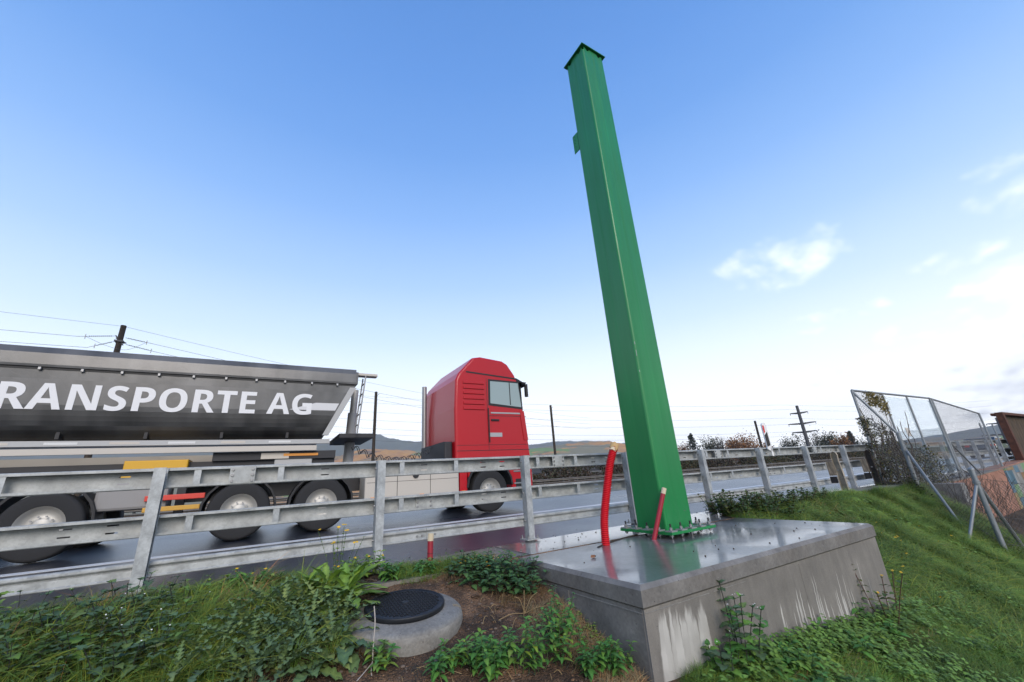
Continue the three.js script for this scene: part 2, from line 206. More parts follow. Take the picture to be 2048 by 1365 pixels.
// ---------------------------------------------------------------- concrete foundation block
const BX0 = 2.38, BX1 = 6.35, BZ0 = 0.96, BZ1 = 2.66;
{
  const t = thing('foundation_block', 'large grey concrete foundation block with a wet shiny top under the green column', 'concrete block');
  const s = shapeOf([[BX0, -BZ0], [BX1, -BZ0], [BX1, -BZ1], [BX0, -BZ1]]);
  const slab = new THREE.ExtrudeGeometry(s, { depth: 0.165 - 0.06, bevelEnabled: true, bevelThickness: 0.03, bevelSize: 0.03, bevelOffset: -0.03, bevelSegments: 1 });
  slab.rotateX(-Math.PI / 2); slab.translate(0, -0.135, 0);
  M.damp = std(lin(0.31, 0.295, 0.27), 0.7, { map: rep(T.concrete, 0.8), bumpMap: rep(T.concreteB, 0.8), bumpScale: 0.002 });
  const cap = part('top_slab', uvm(slab), [M.concreteWet, M.damp], t);
  part('body', box(BX0 + 0.012, BX1 - 0.012, -2.6, -0.148, BZ0 + 0.005, BZ1 - 0.03), M.damp, t);
  // front face: damp concrete with pale dried runs
  const r = rng(12), S = [];
  const add = (u, top, bot, w, k) => S.push([u, top, bot, w, k]);
  for (let i = 0; i < 34; i++) { const u = 0.03 + 0.13 * r(); add(u, 0.92 + 0.08 * r(), 0, 0.004 + 0.01 * r(), 0.9); }
  for (let i = 0; i < 16; i++) add(0.16 + 0.18 * r(), 0.5 + 0.35 * r(), 0, 0.0016 + 0.003 * r(), 0.8);
  for (let i = 0; i < 12; i++) add(0.34 + 0.22 * r(), 0.5 + 0.4 * r(), 0, 0.002 + 0.004 * r(), 0.95);
  for (let i = 0; i < 44; i++) add(0.5 + 0.26 * r(), 0.5 + 0.45 * r(), 0, 0.0016 + 0.003 * r(), 0.95);
  for (let i = 0; i < 8; i++) add(0.76 + 0.2 * r(), 0.45 + 0.5 * r(), 0.1, 0.001 + 0.006 * r(), 0.55);
  const face = tex(2048, 640, (u, v) => {
    const n = tfbm(u, v, 6, 5, 101), f = tfbm(u, v * 0.1, 90, 3, 102), wob = 0.004 * (tn(u * 3, v * 14, 64, 103) - 0.5) + 0.002 * (tn(u * 9, v * 50, 128, 104) - 0.5);
    let k = 0;
    for (const [su, top, bot, w, a] of S) { const q = Math.abs(u + wob - su - 0.004 * (v - 0.5)); if (q > w * 2.5 || v > top) continue; const run = clamp((top - v) / 0.35), ww = w * (0.35 + 0.9 * run); k = Math.max(k, a * sstep(ww * 1.25, ww * 0.6, q) * sstep(0, 0.06, top - v) * sstep(bot - 0.05, bot + 0.05, v) * (0.75 + 0.5 * (tn(su * 900, v * 9, 999, 105) - 0.4))); }
    k = clamp(k * (0.8 + 0.5 * n));
    const b = 0.46 + 0.1 * (n - 0.5) + 0.07 * (f - 0.5) + 0.05 * (tn(u * 900, v * 300, 900, 106) - 0.5) - (tn(u * 420, v * 130, 420, 107) > 0.965 ? 0.12 : 0);
    return [mix(b, 0.73, k), mix(b * 0.965, 0.72, k), mix(b * 0.905, 0.69, k)];
  });
  const g = new THREE.BoxGeometry(BX1 - BX0 - 0.03, 1.4, 0.03); g.translate((BX0 + BX1) / 2, -0.15 - 0.7, BZ1 - 0.028);
  const fm = std(0xffffff, 0.72, { map: face, bumpMap: rep(T.concreteB, 4, 1.4), bumpScale: 0.0015 });
  part('front_face', g, [M.damp, M.damp, M.damp, M.damp, fm, M.damp], t);
  // lime-pale formwork seams below the slab edge, and the raised strip on the side face
  const seam = (x0, x1, y0, y1, z0, z1) => part('formwork_seam', box(x0, x1, y0, y1, z0, z1), M.concretePale, t);
  seam(BX0 + 0.03, BX0 + 0.75, -0.177, -0.171, BZ1 - 0.014, BZ1 - 0.0105); seam(BX0 + 0.8, BX0 + 1.25, -0.176, -0.172, BZ1 - 0.014, BZ1 - 0.011);
  seam(BX0 + 0.008, BX0 + 0.0115, -0.18, -0.173, 1.86, BZ1 - 0.03); seam(BX0 + 0.008, BX0 + 0.0115, -0.175, -0.168, 1.0, 1.6); seam(BX0 + 0.008, BX0 + 0.0115, -0.5, -0.172, 1.6, 1.606);
  part('side_rib', box(BX0 + 0.004, BX0 + 0.012, -0.9, -0.167, 1.66, 1.8), M.damp, t);
  part('front_joint', box(4.52, 4.528, -1.2, -0.172, BZ1 - 0.014, BZ1 - 0.0115), M.concreteOld, t);
  // dirty joint where the slab meets the older strip
  part('dirt_joint', tube([[3.28, 0.002, 1.22], [3.55, 0.003, 1.1], [3.85, 0.002, 1.0], [4.2, 0.002, 0.93]], 0.011, 24, 5), std(lin(0.035, 0.028, 0.02), 0.9), t);
}
// fallen bits on the slab
{
  const r = rng(31), leafM = std(lin(0.24, 0.1, 0.04), 0.8);
  const g = new THREE.PlaneGeometry(0.05, 0.04, 4, 2); const p = g.attributes.position; for (let i = 0; i < p.count; i++) p.setZ(i, 0.012 * Math.cos(p.getX(i) * 90)); g.rotateX(-Math.PI / 2); g.rotateY(0.6); g.translate(2.86, 0.014, 1.62); g.computeVertexNormals();
  solo('fallen_leaf', g, leafM, 'small curled brown leaf lying on the wet concrete slab', 'leaf');
  const L = []; for (let i = 0; i < 26; i++) { const s = 0.003 + 0.007 * r(), q = new THREE.IcosahedronGeometry(s, 0); q.translate(BX0 + 0.1 + 3.7 * r(), s * 0.5, BZ0 + 0.1 + 1.5 * r()); L.push(q); }
  stuff('crumbs', merge(L), std(lin(0.08, 0.065, 0.05), 0.9)).userData.label = 'dark crumbs of earth on the wet concrete slab';
}

// ---------------------------------------------------------------- green steel column
{
  const t = thing('steel_column', 'tall green painted steel box column bolted to the concrete block', 'column', [4.505, 0, 1.14]);
  const cx = 0.255, cz = 0.24, y0 = 0.075, y1 = 8.42;
  M.green = phy(lin(0.006, 0.215, 0.05), 0.8, { map: rep(T.paint, 0.7, 0.22), roughnessMap: rep(T.runs, 0.9, 0.25), clearcoat: 0.18, clearcoatRoughness: 0.2, bumpMap: rep(T.zincR, 1.3), bumpScale: 0.0004 });
  M.greenFlat = phy(lin(0.007, 0.19, 0.045), 0.45);
  part('shaft', exY(rrect(-cx, cx, -cz, cz, 0.035, 6), y0, y1 - 0.075), M.green, t);
  // notched collar under the cap
  const notch = (w) => { const P = [[-w, 0], [w, 0], [w, 0.075]]; for (const c of [w * 0.62, -w * 0.62]) for (let i = 0; i <= 8; i++) { const a = i / 8 * Math.PI; P.push([c + 0.045 * Math.cos(a), 0.075 - 0.068 * Math.sin(a)]); } P.push([-w, 0.075]); return P; };
  for (const s of [-1, 1]) {
    const a = exZ(notch(cx - 0.03), -0.005, 0.005); a.translate(0, y1 - 0.075, s * (cz - 0.006)); part('collar_plate', a, M.greenFlat, t);
    const b = exZ(notch(cz - 0.03), -0.005, 0.005); b.rotateY(Math.PI / 2); b.translate(s * (cx - 0.006), y1 - 0.075, 0); part('collar_plate', b, M.greenFlat, t);
  }
  part('cap_plate', cbox(-cx - 0.04, cx + 0.04, y1 + 0.001, y1 + 0.018, -cz - 0.04, cz + 0.04, 0.003), M.greenFlat, t);
  // perforated lug on the side
  const lug = exZ([[0, 0], [0.13, 0], [0.13, 0.4], [0.015, 0.4], [0, 0.385]], -0.006, 0.006, 0, [0, 1, 2, 3, 4].map((i) => circle(0.05, 0.05 + i * 0.075, 0.011))); lug.rotateY(-Math.PI / 2); lug.translate(-cx + 0.012, 6.35, -cz - 0.125); part('perforated_lug', lug, M.greenFlat, t);
  part('paint_scratch', box(0.115, 0.15, 0.262, 0.267, cz + 0.0005, cz + 0.0015), M.concretePale, t); for (const [y, h] of [[2.28, 0.09], [2.45, 0.04], [2.05, 0.03]]) part('edge_chip', box(-cx + 0.012, -cx + 0.018, y, y + h, cz - 0.008, cz - 0.003), M.zinc, t);
  part('base_plate', cbox(-0.375, 0.455, 0.045, 0.075, -0.42, 0.41, 0.004), M.greenFlat, t);
  const shim = std(lin(0.3, 0.3, 0.29), 0.6, { metalness: 0.4 }), seen = new Set();
  const bolt = new THREE.CylinderGeometry(0.009, 0.009, 0.15, 8).toNonIndexed(), nut = nutGeo(0.021, 0.026), tip = new THREE.CylinderGeometry(0.0105, 0.0105, 0.036, 8).toNonIndexed(), wash = uvm(new THREE.BoxGeometry(0.1, 0.012, 0.1)), low = nutGeo(0.022, 0.02);
  for (let i = 0; i < 5; i++) for (const [x, z] of [[-0.32 + i * 0.18, 0.355], [-0.32, -0.365 + i * 0.18], [-0.32 + i * 0.18, -0.365], [0.4, -0.365 + i * 0.18]]) {
    const k = x.toFixed(2) + z.toFixed(2); if (seen.has(k)) continue; seen.add(k);
    const m = part('anchor_bolt', bolt, M.bolt, t); m.position.set(x, 0.082, z);
    const w = part('washer', wash, shim, m); w.position.y = 0.0; const n = part('nut', nut, M.bolt, m); n.position.y = 0.021; const c = part('thread_cap', tip, M.black, m); c.position.y = 0.06; const l = part('levelling_nut', low, M.bolt, m); l.position.y = -0.05;
  }
}

// ---------------------------------------------------------------- red conduits
function corrugated(pts, r0, pitch, depth, seg) {
  const c = new THREE.CatmullRomCurve3(pts.map((p) => V(...p))), L = c.getLength(), n = Math.round(L / pitch) * 4, fr = c.computeFrenetFrames(n), p = [], id = [];
  for (let i = 0; i <= n; i++) { const q = c.getPointAt(i / n), r = r0 + (i % 4 < 2 ? 0 : -depth); for (let j = 0; j <= seg; j++) { const a = j / seg * 2 * Math.PI, d = fr.normals[i].clone().multiplyScalar(Math.cos(a)).addScaledVector(fr.binormals[i], Math.sin(a)); p.push(q.x + d.x * r, q.y + d.y * r, q.z + d.z * r); } }
  for (let i = 0; i < n; i++) for (let j = 0; j < seg; j++) { const a = i * (seg + 1) + j, b = a + seg + 1; id.push(a, b, a + 1, a + 1, b, b + 1); }
  const g = new THREE.BufferGeometry(); g.setAttribute('position', new THREE.Float32BufferAttribute(p, 3)); g.setIndex(id); g.computeVertexNormals(); return g;
}
M.red = phy(lin(0.5, 0.004, 0.011), 0.45, { specularIntensity: 0.7 });
M.redDull = phy(lin(0.3, 0.012, 0.026), 0.5);
M.tape = std(lin(0.62, 0.52, 0.36), 0.85, { bumpMap: rep(T.concreteB, 6), bumpScale: 0.004 });
M.tapeOld = std(lin(0.5, 0.33, 0.15), 0.9);
function ragged(r0, h, seed, mat, parent, name) { // torn tape collar
  const r = rng(seed), P = [], id = [], n = 18; for (let i = 0; i <= n; i++) { const a = i / n * 2 * Math.PI, k = i % n, hh = h * (0.7 + 0.6 * h3(k, seed, 1)), q = r0 * (1 + 0.07 * h3(k, seed, 4)); P.push(q * Math.cos(a), -h * (0.1 + 0.9 * h3(k, seed, 2)), q * Math.sin(a), q * 1.03 * Math.cos(a), hh * 0.4, q * 1.03 * Math.sin(a), q * 0.5 * Math.cos(a), hh * 0.6, q * 0.5 * Math.sin(a)); }
  for (let i = 0; i < n; i++) for (let k = 0; k < 2; k++) { const a = i * 3 + k, b = a + 3; id.push(a, a + 1, b, b, a + 1, b + 1); }
  const g = new THREE.BufferGeometry(); g.setAttribute('position', new THREE.Float32BufferAttribute(P, 3)); g.setIndex(id); g.computeVertexNormals(); return part(name, g, mat, parent);
}
{
  const t = thing('conduit_hose', 'bright red corrugated hose rising from the slab in front of the guardrail', 'hose', [3.44, 0, 1.17]);
  const pts = [[0, -0.02, 0], [0.03, 0.25, -0.005], [0.14, 0.6, -0.005], [0.24, 0.88, 0.0], [0.335, 1.09, 0.02]];
  part('hose', corrugated(pts, 0.05, 0.021, 0.009, 20), M.red, t);
  const tp = ragged(0.05, 0.07, 3, M.tapeOld, t, 'torn_tape'); tp.position.set(0.335, 1.09, 0.02); tp.rotation.z = -0.5;
  const pl = part('plug', rod([0.29, 1.03, 0.02], [0.345, 1.105, 0.02], 0.044, 0.04, 14), M.tape, t);
}
{
  const t = thing('conduit_pipe', 'thin red pipe with cream tape end leaning against the green column', 'pipe', [4.035, 0, 1.345]);
  const b = [0, -0.01, 0], e = [0.2, 0.5, 0.09];
  part('pipe', rod(b, e, 0.027, 0.027, 18), M.redDull, t); part('tape_cap', rod([0.196, 0.49, 0.0885], [0.222, 0.555, 0.1], 0.0295, 0.028, 16), M.tape, t);
}
{
  const t = thing('marker_conduit', 'short upright red conduit with cream taped end in the verge', 'pipe', [1.575, -0.06, 0.566]);
  part('pipe', corrugated([[0, -0.15, 0], [0, 0.08, 0], [0.002, 0.29, 0.004]], 0.03, 0.012, 0.0015, 16), M.redDull, t); part('tape_cap', rod([0.002, 0.285, 0.004], [0.006, 0.355, 0.006], 0.033, 0.03, 16), M.tape, t);
  part('joint_band', rod([0, 0.165, 0], [0, 0.17, 0], 0.0312, 0.0312, 16), M.black, t);
  const g = new THREE.SphereGeometry(0.034, 16, 12); g.scale(0.7, 1, 1); g.rotateZ(0.4); g.translate(1.655, 0.0, 0.56); const c = new THREE.Vector3();
  const cap = thing('pipe_cap', 'round bright red plastic cap beside the short conduit', 'cap', [1.66, -0.01, 0.6]);
  part('dome', new THREE.SphereGeometry(0.036, 18, 10, 0, 6.3, 0, 1.6).rotateX(1.2), M.red, cap); part('rim', new THREE.TorusGeometry(0.036, 0.005, 8, 20).rotateX(-0.37), M.red, cap);
}

// ---------------------------------------------------------------- manhole
{
  const t = thing('manhole', 'round concrete manhole ring with a black patterned cover in the earth', 'manhole', [1.07, -0.125, 1.42]); t.rotation.x = 0.1;
  M.ringMat = std(lin(0.42, 0.4, 0.355), 0.85, { map: rep(T.concrete, 1.3), bumpMap: rep(T.concreteB, 1.3), bumpScale: 0.009 });
  const ringG = new THREE.LatheGeometry([[0.26, -0.4], [0.46, -0.4], [0.45, -0.07], [0.44, -0.035], [0.415, -0.014], [0.31, 0.004], [0.26, 0.0], [0.26, -0.4]].map((p) => new THREE.Vector2(...p)), 72);
  const ev = new Evaluator(), A = new Brush(ringG), cut = new THREE.BoxGeometry(0.12, 0.17, 0.05); cut.translate(0.43, -0.05, 0); cut.rotateY(-0.35); const Bb = new Brush(cut); A.updateMatrixWorld(); Bb.updateMatrixWorld(); ev.useGroups = false;
  part('ring', uvm(ev.evaluate(A, Bb, SUBTRACTION).geometry), M.ringMat, t);
  const iron = std(lin(0.022, 0.024, 0.028), 0.45, { metalness: 0.3, bumpMap: rep(T.concreteB, 5), bumpScale: 0.002 });
  const cov = part('cover', new THREE.LatheGeometry([[0, -0.02], [0.3, -0.02], [0.305, 0.03], [0.3, 0.04], [0.285, 0.042], [0.283, 0.036], [0, 0.036]].map((p) => new THREE.Vector2(...p)), 64), iron, t);
  const L = []; for (let i = -12; i <= 12; i++) for (let j = -12; j <= 12; j++) { const x = i * 0.0235, z = j * 0.0235; if (Math.hypot(x, z) > 0.262 || Math.hypot(x, z) < 0.03) continue; const g = new THREE.BoxGeometry(0.019, 0.008, 0.008); g.rotateY((i + j) % 2 ? 0.8 : -0.8); g.translate(x, 0.039, z); L.push(g); }
  const st = part('tread_pattern', merge(L), iron, cov); st.userData.kind = 'stuff';
  part('lifting_boss', new THREE.CylinderGeometry(0.026, 0.028, 0.01, 16).translate(0, 0.04, 0), iron, cov);
}

// ---------------------------------------------------------------- guardrail
{
  const t = thing('guardrail', 'galvanised steel guardrail with three rails along the near edge of the road', 'guardrail');
  const px = (i) => -0.83 + 2 * i, H = 1.086;
  // post: lipped channel, open on one side
  const th = 0.006, a = 0.045, b = 0.055;
  const prof = [[-a, b], [a, b], [a, -b], [-a, -b], [-a, -b + 0.018], [-a + th, -b + 0.018], [-a + th, -b + th], [a - th, -b + th], [a - th, b - th], [-a + th, b - th], [-a + th, b - 0.018], [-a, b - 0.018]];
  const postG = exY(prof.map(([x, z]) => [-x, z]).reverse(), -0.45, H), foot = cbox(-0.1, 0.1, 0.002, 0.017, -0.1, 0.1, 0.003), nb = nutGeo(0.013, 0.018), sb = new THREE.CylinderGeometry(0.008, 0.008, 0.06, 8).toNonIndexed(), rb = new THREE.CylinderGeometry(0.012, 0.014, 0.012, 8).rotateZ(Math.PI / 2).toNonIndexed();
  for (let i = -1; i <= 18; i++) {
    const p = part('post', postG, M.zincPost, t); p.position.x = px(i);
    if (i > 1 && i < 12) { const f = part('foot_plate', foot, M.zinc, p); for (const x of [-0.075, 0.075]) for (const z of [-0.075, 0.075]) { const q = part('foot_bolt', i < 5 ? merge([nb.clone().translate(0, 0.026, 0), sb.clone().translate(0, 0.03, 0)]) : nb, M.bolt, p); q.position.set(x, i < 5 ? 0 : 0.026, z); } }
    if (i < 8) for (const y of [1.0, 0.59, 0.235]) { const q = part('rail_bolt', rb, M.bolt, p); q.position.set(-0.052, y, -0.02); }
  }
  const slot = (x, y, l = 0.036, r = 0.0065) => { const o = []; for (let i = 0; i <= 6; i++) { const q = -90 + i * 30; o.push([x + l + r * Math.cos(q * R), y + r * Math.sin(q * R)]); } for (let i = 0; i <= 6; i++) { const q = 90 + i * 30; o.push([x - l + r * Math.cos(q * R), y + r * Math.sin(q * R)]); } return o; };
  const zb = -0.165, zf = -0.058, lip = 0.026, th2 = 0.005;
  function cRail(x0, x1, y0, y1, splice, bolts) {
    const A = [[zf, y1 - lip], [zf, y1 - 0.006], [zf - 0.006, y1], [zb, y1], [zb, y1 - th2], [zf - th2, y1 - th2], [zf - th2, y1 - lip]];
    const B = [[zf, y0 + lip], [zf - th2, y0 + lip], [zf - th2, y0 + th2], [zb, y0 + th2], [zb, y0], [zf - 0.006, y0], [zf, y0 + 0.006]];
    const holes = []; for (let i = -2; i < 19; i++) for (const o of [0.58, 1.42, 1.72]) { const x = px(i) + o; if (x > x0 + 0.15 && x < x1 - 0.15 && h3(i, Math.round(o * 9), Math.round(y0 * 10)) > 0.25) { holes.push(slot(x, (y0 + y1) / 2 - 0.033)); if (h3(i, 3, 5) > 0.4) holes.push(slot(x, (y0 + y1) / 2 + 0.03)); } }
    const web = exZ([[x0, y0 + th2], [x1, y0 + th2], [x1, y1 - th2], [x0, y1 - th2]], zb + 0.0005, zb + th2, 0, holes);
    const m = part('rail', merge([exX(A, x0, x1), exX(B, x0, x1), web]), M.zinc, t);
    const strap = box(-0.028, 0.028, y0 + lip - 0.004, y1 - lip + 0.004, zf - th2 - 0.0055, zf - th2 - 0.0005);
    for (let i = -2; i < 19; i++) for (const o of [0.27, 0.98]) { const x = px(i) + o; if (x > x0 && x < x1) part('strap', strap, M.zincPost, m).position.x = x; }
    if (splice > x0 - 0.01 && splice < x1 + 0.2) {
      const s = part('splice_plate', cbox(splice - 0.11, splice + 0.11, y0 + 0.01, y1 - 0.01, zf - 0.003 - (bolts ? 0.095 : 0), zf + 0.004 - (bolts ? 0.09 : 0), 0.002), M.zinc, m);
      for (const x of [-0.085, 0.085]) for (const y of [0.2, 0.5, 0.8].slice(0, 3)) { const q = part('splice_bolt', new THREE.CylinderGeometry(0.013, 0.015, 0.016, 10).rotateX(Math.PI / 2), M.bolt, s); q.position.set(splice + x, mix(y0, y1, y), zf + 0.009 - (bolts ? 0.09 : 0)); }
    }
  }
  const cuts = (s) => { const o = [-6]; for (let x = s; x < 36; x += 4) o.push(x); o.push(36); return o; };
  for (const [s, y0, y1, b2] of [[-0.19, 0.905, 1.088, 0], [1.75, 0.497, 0.675, 1]]) { const c = cuts(s); for (let i = 0; i + 1 < c.length; i++) cRail(c[i] + 0.002, c[i + 1] - 0.002, y0, y1, i + 2 < c.length ? c[i + 1] : 1e9, b2); }
  const low = [[-0.15, 0.165], [-0.062, 0.165], [-0.056, 0.171], [-0.056, 0.18], [-0.066, 0.19], [-0.068, 0.238], [-0.08, 0.246], [-0.08, 0.252], [-0.06, 0.258], [-0.052, 0.268], [-0.052, 0.284], [-0.062, 0.295], [-0.09, 0.298], [-0.15, 0.29]];
  const c = cuts(1.75); for (let i = 0; i + 1 < c.length; i++) {
    const m = part('rail', exX(low, c[i] + 0.002, c[i + 1] - 0.002), M.zinc, t);
    if (i + 2 < c.length) for (const o of [-0.11, -0.05, 0.05, 0.11]) { const q = part('splice_bolt', new THREE.CylinderGeometry(0.011, 0.013, 0.014, 10).rotateX(Math.PI / 2), M.bolt, m); q.position.set(c[i + 1] + o, 0.215, -0.061); }
  }
}
// white roadside delineator on the top rail
{
  const t = thing('delineator', 'white delineator with a black band and red reflector on the guardrail', 'delineator', [9.64, 0.93, 0.0]); t.rotation.y = -0.5;
  const wh = phy(lin(0.75, 0.75, 0.74), 0.45);
  const P = [[-0.055, 0.12], [0.05, 0.05], [0.05, 0.62], [0.035, 0.68], [0, 0.7], [-0.035, 0.69], [-0.055, 0.66]];
  part('body', exZ(P, -0.02, 0.02, 0.006), wh, t); part('bracket', box(0.012, 0.05, -0.03, 0.15, 0.005, 0.02), wh, t);
  part('black_band', exZ([[-0.05, 0.17], [0.028, 0.2], [0.028, 0.5], [-0.05, 0.42]], 0.0195, 0.022), M.black, t);
  part('reflector', exZ([[-0.05, 0.46], [-0.012, 0.5], [-0.012, 0.64], [-0.05, 0.64]], 0.0195, 0.0225), phy(lin(0.6, 0.015, 0.015), 0.25, { clearcoat: 1 }), t);
}
// old guardrail posts with timber-like spacers on a rough footing
{
  const f = solo('footing_slab', cbox(11.6, 14.6, -0.5, 0.03, 0.18, 0.75, 0.02), M.concreteOld, 'rough old concrete footing slab behind the guardrail', 'footing');
  const mk = (x, z, label, col) => {
    const t = thing('old_post', label, 'post', [x, 0.03, z], 0.12, 'old curved guardrail posts');
    const pm = std(col, 0.8, { map: rep(T.concrete, 2), bumpMap: rep(T.concreteB, 3), bumpScale: 0.004 });
    // channel with a forward-curling head: side web plus rim
    const path = [[0.0, 0], [0.0, 0.5], [-0.012, 0.62], [-0.02, 0.75], [0.0, 0.85], [0.05, 0.885], [0.1, 0.86], [0.115, 0.8], [0.105, 0.66], [0.12, 0.5], [0.13, 0.0]];
    const web = exZ(path, -0.006, 0.006); web.rotateY(-Math.PI / 2 + 0.0); web.translate(0.03, 0, 0); part('web', web, pm, t);
    const rim = []; for (let i = 0; i + 1 < path.length; i++) { const [a, b] = [path[i], path[i + 1]]; const d = Math.hypot(b[0] - a[0], b[1] - a[1]), g = new THREE.BoxGeometry(0.08, d + 0.008, 0.009); g.rotateX(Math.atan2(b[0] - a[0], b[1] - a[1])); g.translate(0, (a[1] + b[1]) / 2, (a[0] + b[0]) / 2); rim.push(uvm(g)); }
    part('flange', merge(rim), pm, t);
    part('spacer_block', cbox(-0.05, 0.05, 0.34, 0.66, -0.15, -0.015, 0.008), std(lin(0.7, 0.68, 0.62), 0.85, { map: rep(T.wood, 3) }), t);
    part('spacer_foot', cbox(-0.035, 0.035, 0.17, 0.318, -0.16, -0.03, 0.006), M.rubber, t);
    part('bolt', new THREE.CylinderGeometry(0.018, 0.018, 0.03, 8).rotateZ(Math.PI / 2).translate(-0.045, 0.46, 0.05), M.bolt, t);
  };
  mk(11.85, 0.24, 'pale tan old curved post beside the guardrail, clear of the ivy', lin(0.72, 0.62, 0.47));
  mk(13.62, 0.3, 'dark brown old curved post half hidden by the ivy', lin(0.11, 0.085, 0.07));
}

// ---------------------------------------------------------------- lorry: tractor and tipper trailer
const font = await new FontLoader().loadAsync('fonts/droid/droid_sans_bold.typeface.json');
M.glass = phy(lin(0.02, 0.025, 0.025), 0.05, { clearcoat: 1, clearcoatRoughness: 0.02 });
M.pane = phy(lin(0.75, 0.85, 0.84), 0.02, { transmission: 1, thickness: 0, ior: 1.45 });
M.tyre = std(lin(0.02, 0.02, 0.021), 0.85, { bumpMap: rep(T.concreteB, 4), bumpScale: 0.003 });
M.rim = std(lin(0.42, 0.41, 0.38), 0.5, { metalness: 0.4 });
const tyreG = (r, w) => new THREE.LatheGeometry([[r * 0.58, -w / 2 + 0.01], [r * 0.62, -w / 2], [r * 0.9, -w / 2 - 0.006], [r * 0.97, -w / 2 + 0.02], [r, -w / 2 + 0.05], [r, -w * 0.2], [r * 0.985, -w * 0.18], [r, -w * 0.16], [r, w * 0.16], [r * 0.985, w * 0.18], [r, w * 0.2], [r, w / 2 - 0.05], [r * 0.97, w / 2 - 0.02], [r * 0.9, w / 2 + 0.006], [r * 0.62, w / 2], [r * 0.58, w / 2 - 0.01]].map((p) => new THREE.Vector2(...p)), 48).rotateX(Math.PI / 2);
const rimG = (r, w) => new THREE.LatheGeometry([[0.001, w / 2 - 0.06], [r * 0.2, w / 2 - 0.06], [r * 0.22, w / 2 - 0.1], [r * 0.42, w / 2 - 0.12], [r * 0.5, w / 2 - 0.05], [r * 0.56, w / 2 - 0.04], [r * 0.585, w / 2 - 0.005], [r * 0.59, w / 2 - 0.03], [r * 0.58, -w / 2]].map((p) => new THREE.Vector2(...p)), 40).rotateX(Math.PI / 2);
const ty = tyreG(0.51, 0.31), tr = rimG(0.51, 0.31), hubN = merge(Array.from({ length: 10 }, (_, i) => new THREE.CylinderGeometry(0.013, 0.013, 0.03, 6).rotateX(Math.PI / 2).translate(0.15 * Math.cos(i * 0.628), 0.15 * Math.sin(i * 0.628), 0.1)));
function wheel(parent, x, y, z, face = 1) { const w = part('wheel', ty, M.tyre, parent); w.position.set(x, y, z); if (face < 0) w.rotation.y = Math.PI; part('rim', tr, M.rim, w); const n = part('wheel_nuts', hubN, M.bolt, w); n.userData.kind = 'stuff'; return w; }
const ZS = -4.6, ZF = -7.1, RY = roadY(-5.2);
M.cab = phy(lin(0.46, 0.004, 0.011), 0.4, { clearcoat: 0.35, clearcoatRoughness: 0.12, specularIntensity: 0.6 });
T.grime = tex(512, 512, (u, v) => { const a = tfbm(u, v * 0.3, 10, 5, 120), b = tfbm(u, v, 4, 4, 121), k = 0.72 + 0.35 * (a - 0.5) + 0.3 * (b - 0.5); return [k, k * 0.985, k * 0.96]; });
M.grey = phy(lin(0.17, 0.175, 0.18), 0.4, { map: rep(T.grime, 0.35), clearcoat: 0.4, clearcoatRoughness: 0.2, bumpMap: rep(T.zincR, 0.4), bumpScale: 0.002 });
M.greyLight = phy(lin(0.4, 0.4, 0.39), 0.5);
M.beige = phy(lin(0.5, 0.46, 0.4), 0.5);
M.chassis = std(lin(0.022, 0.022, 0.025), 0.6);
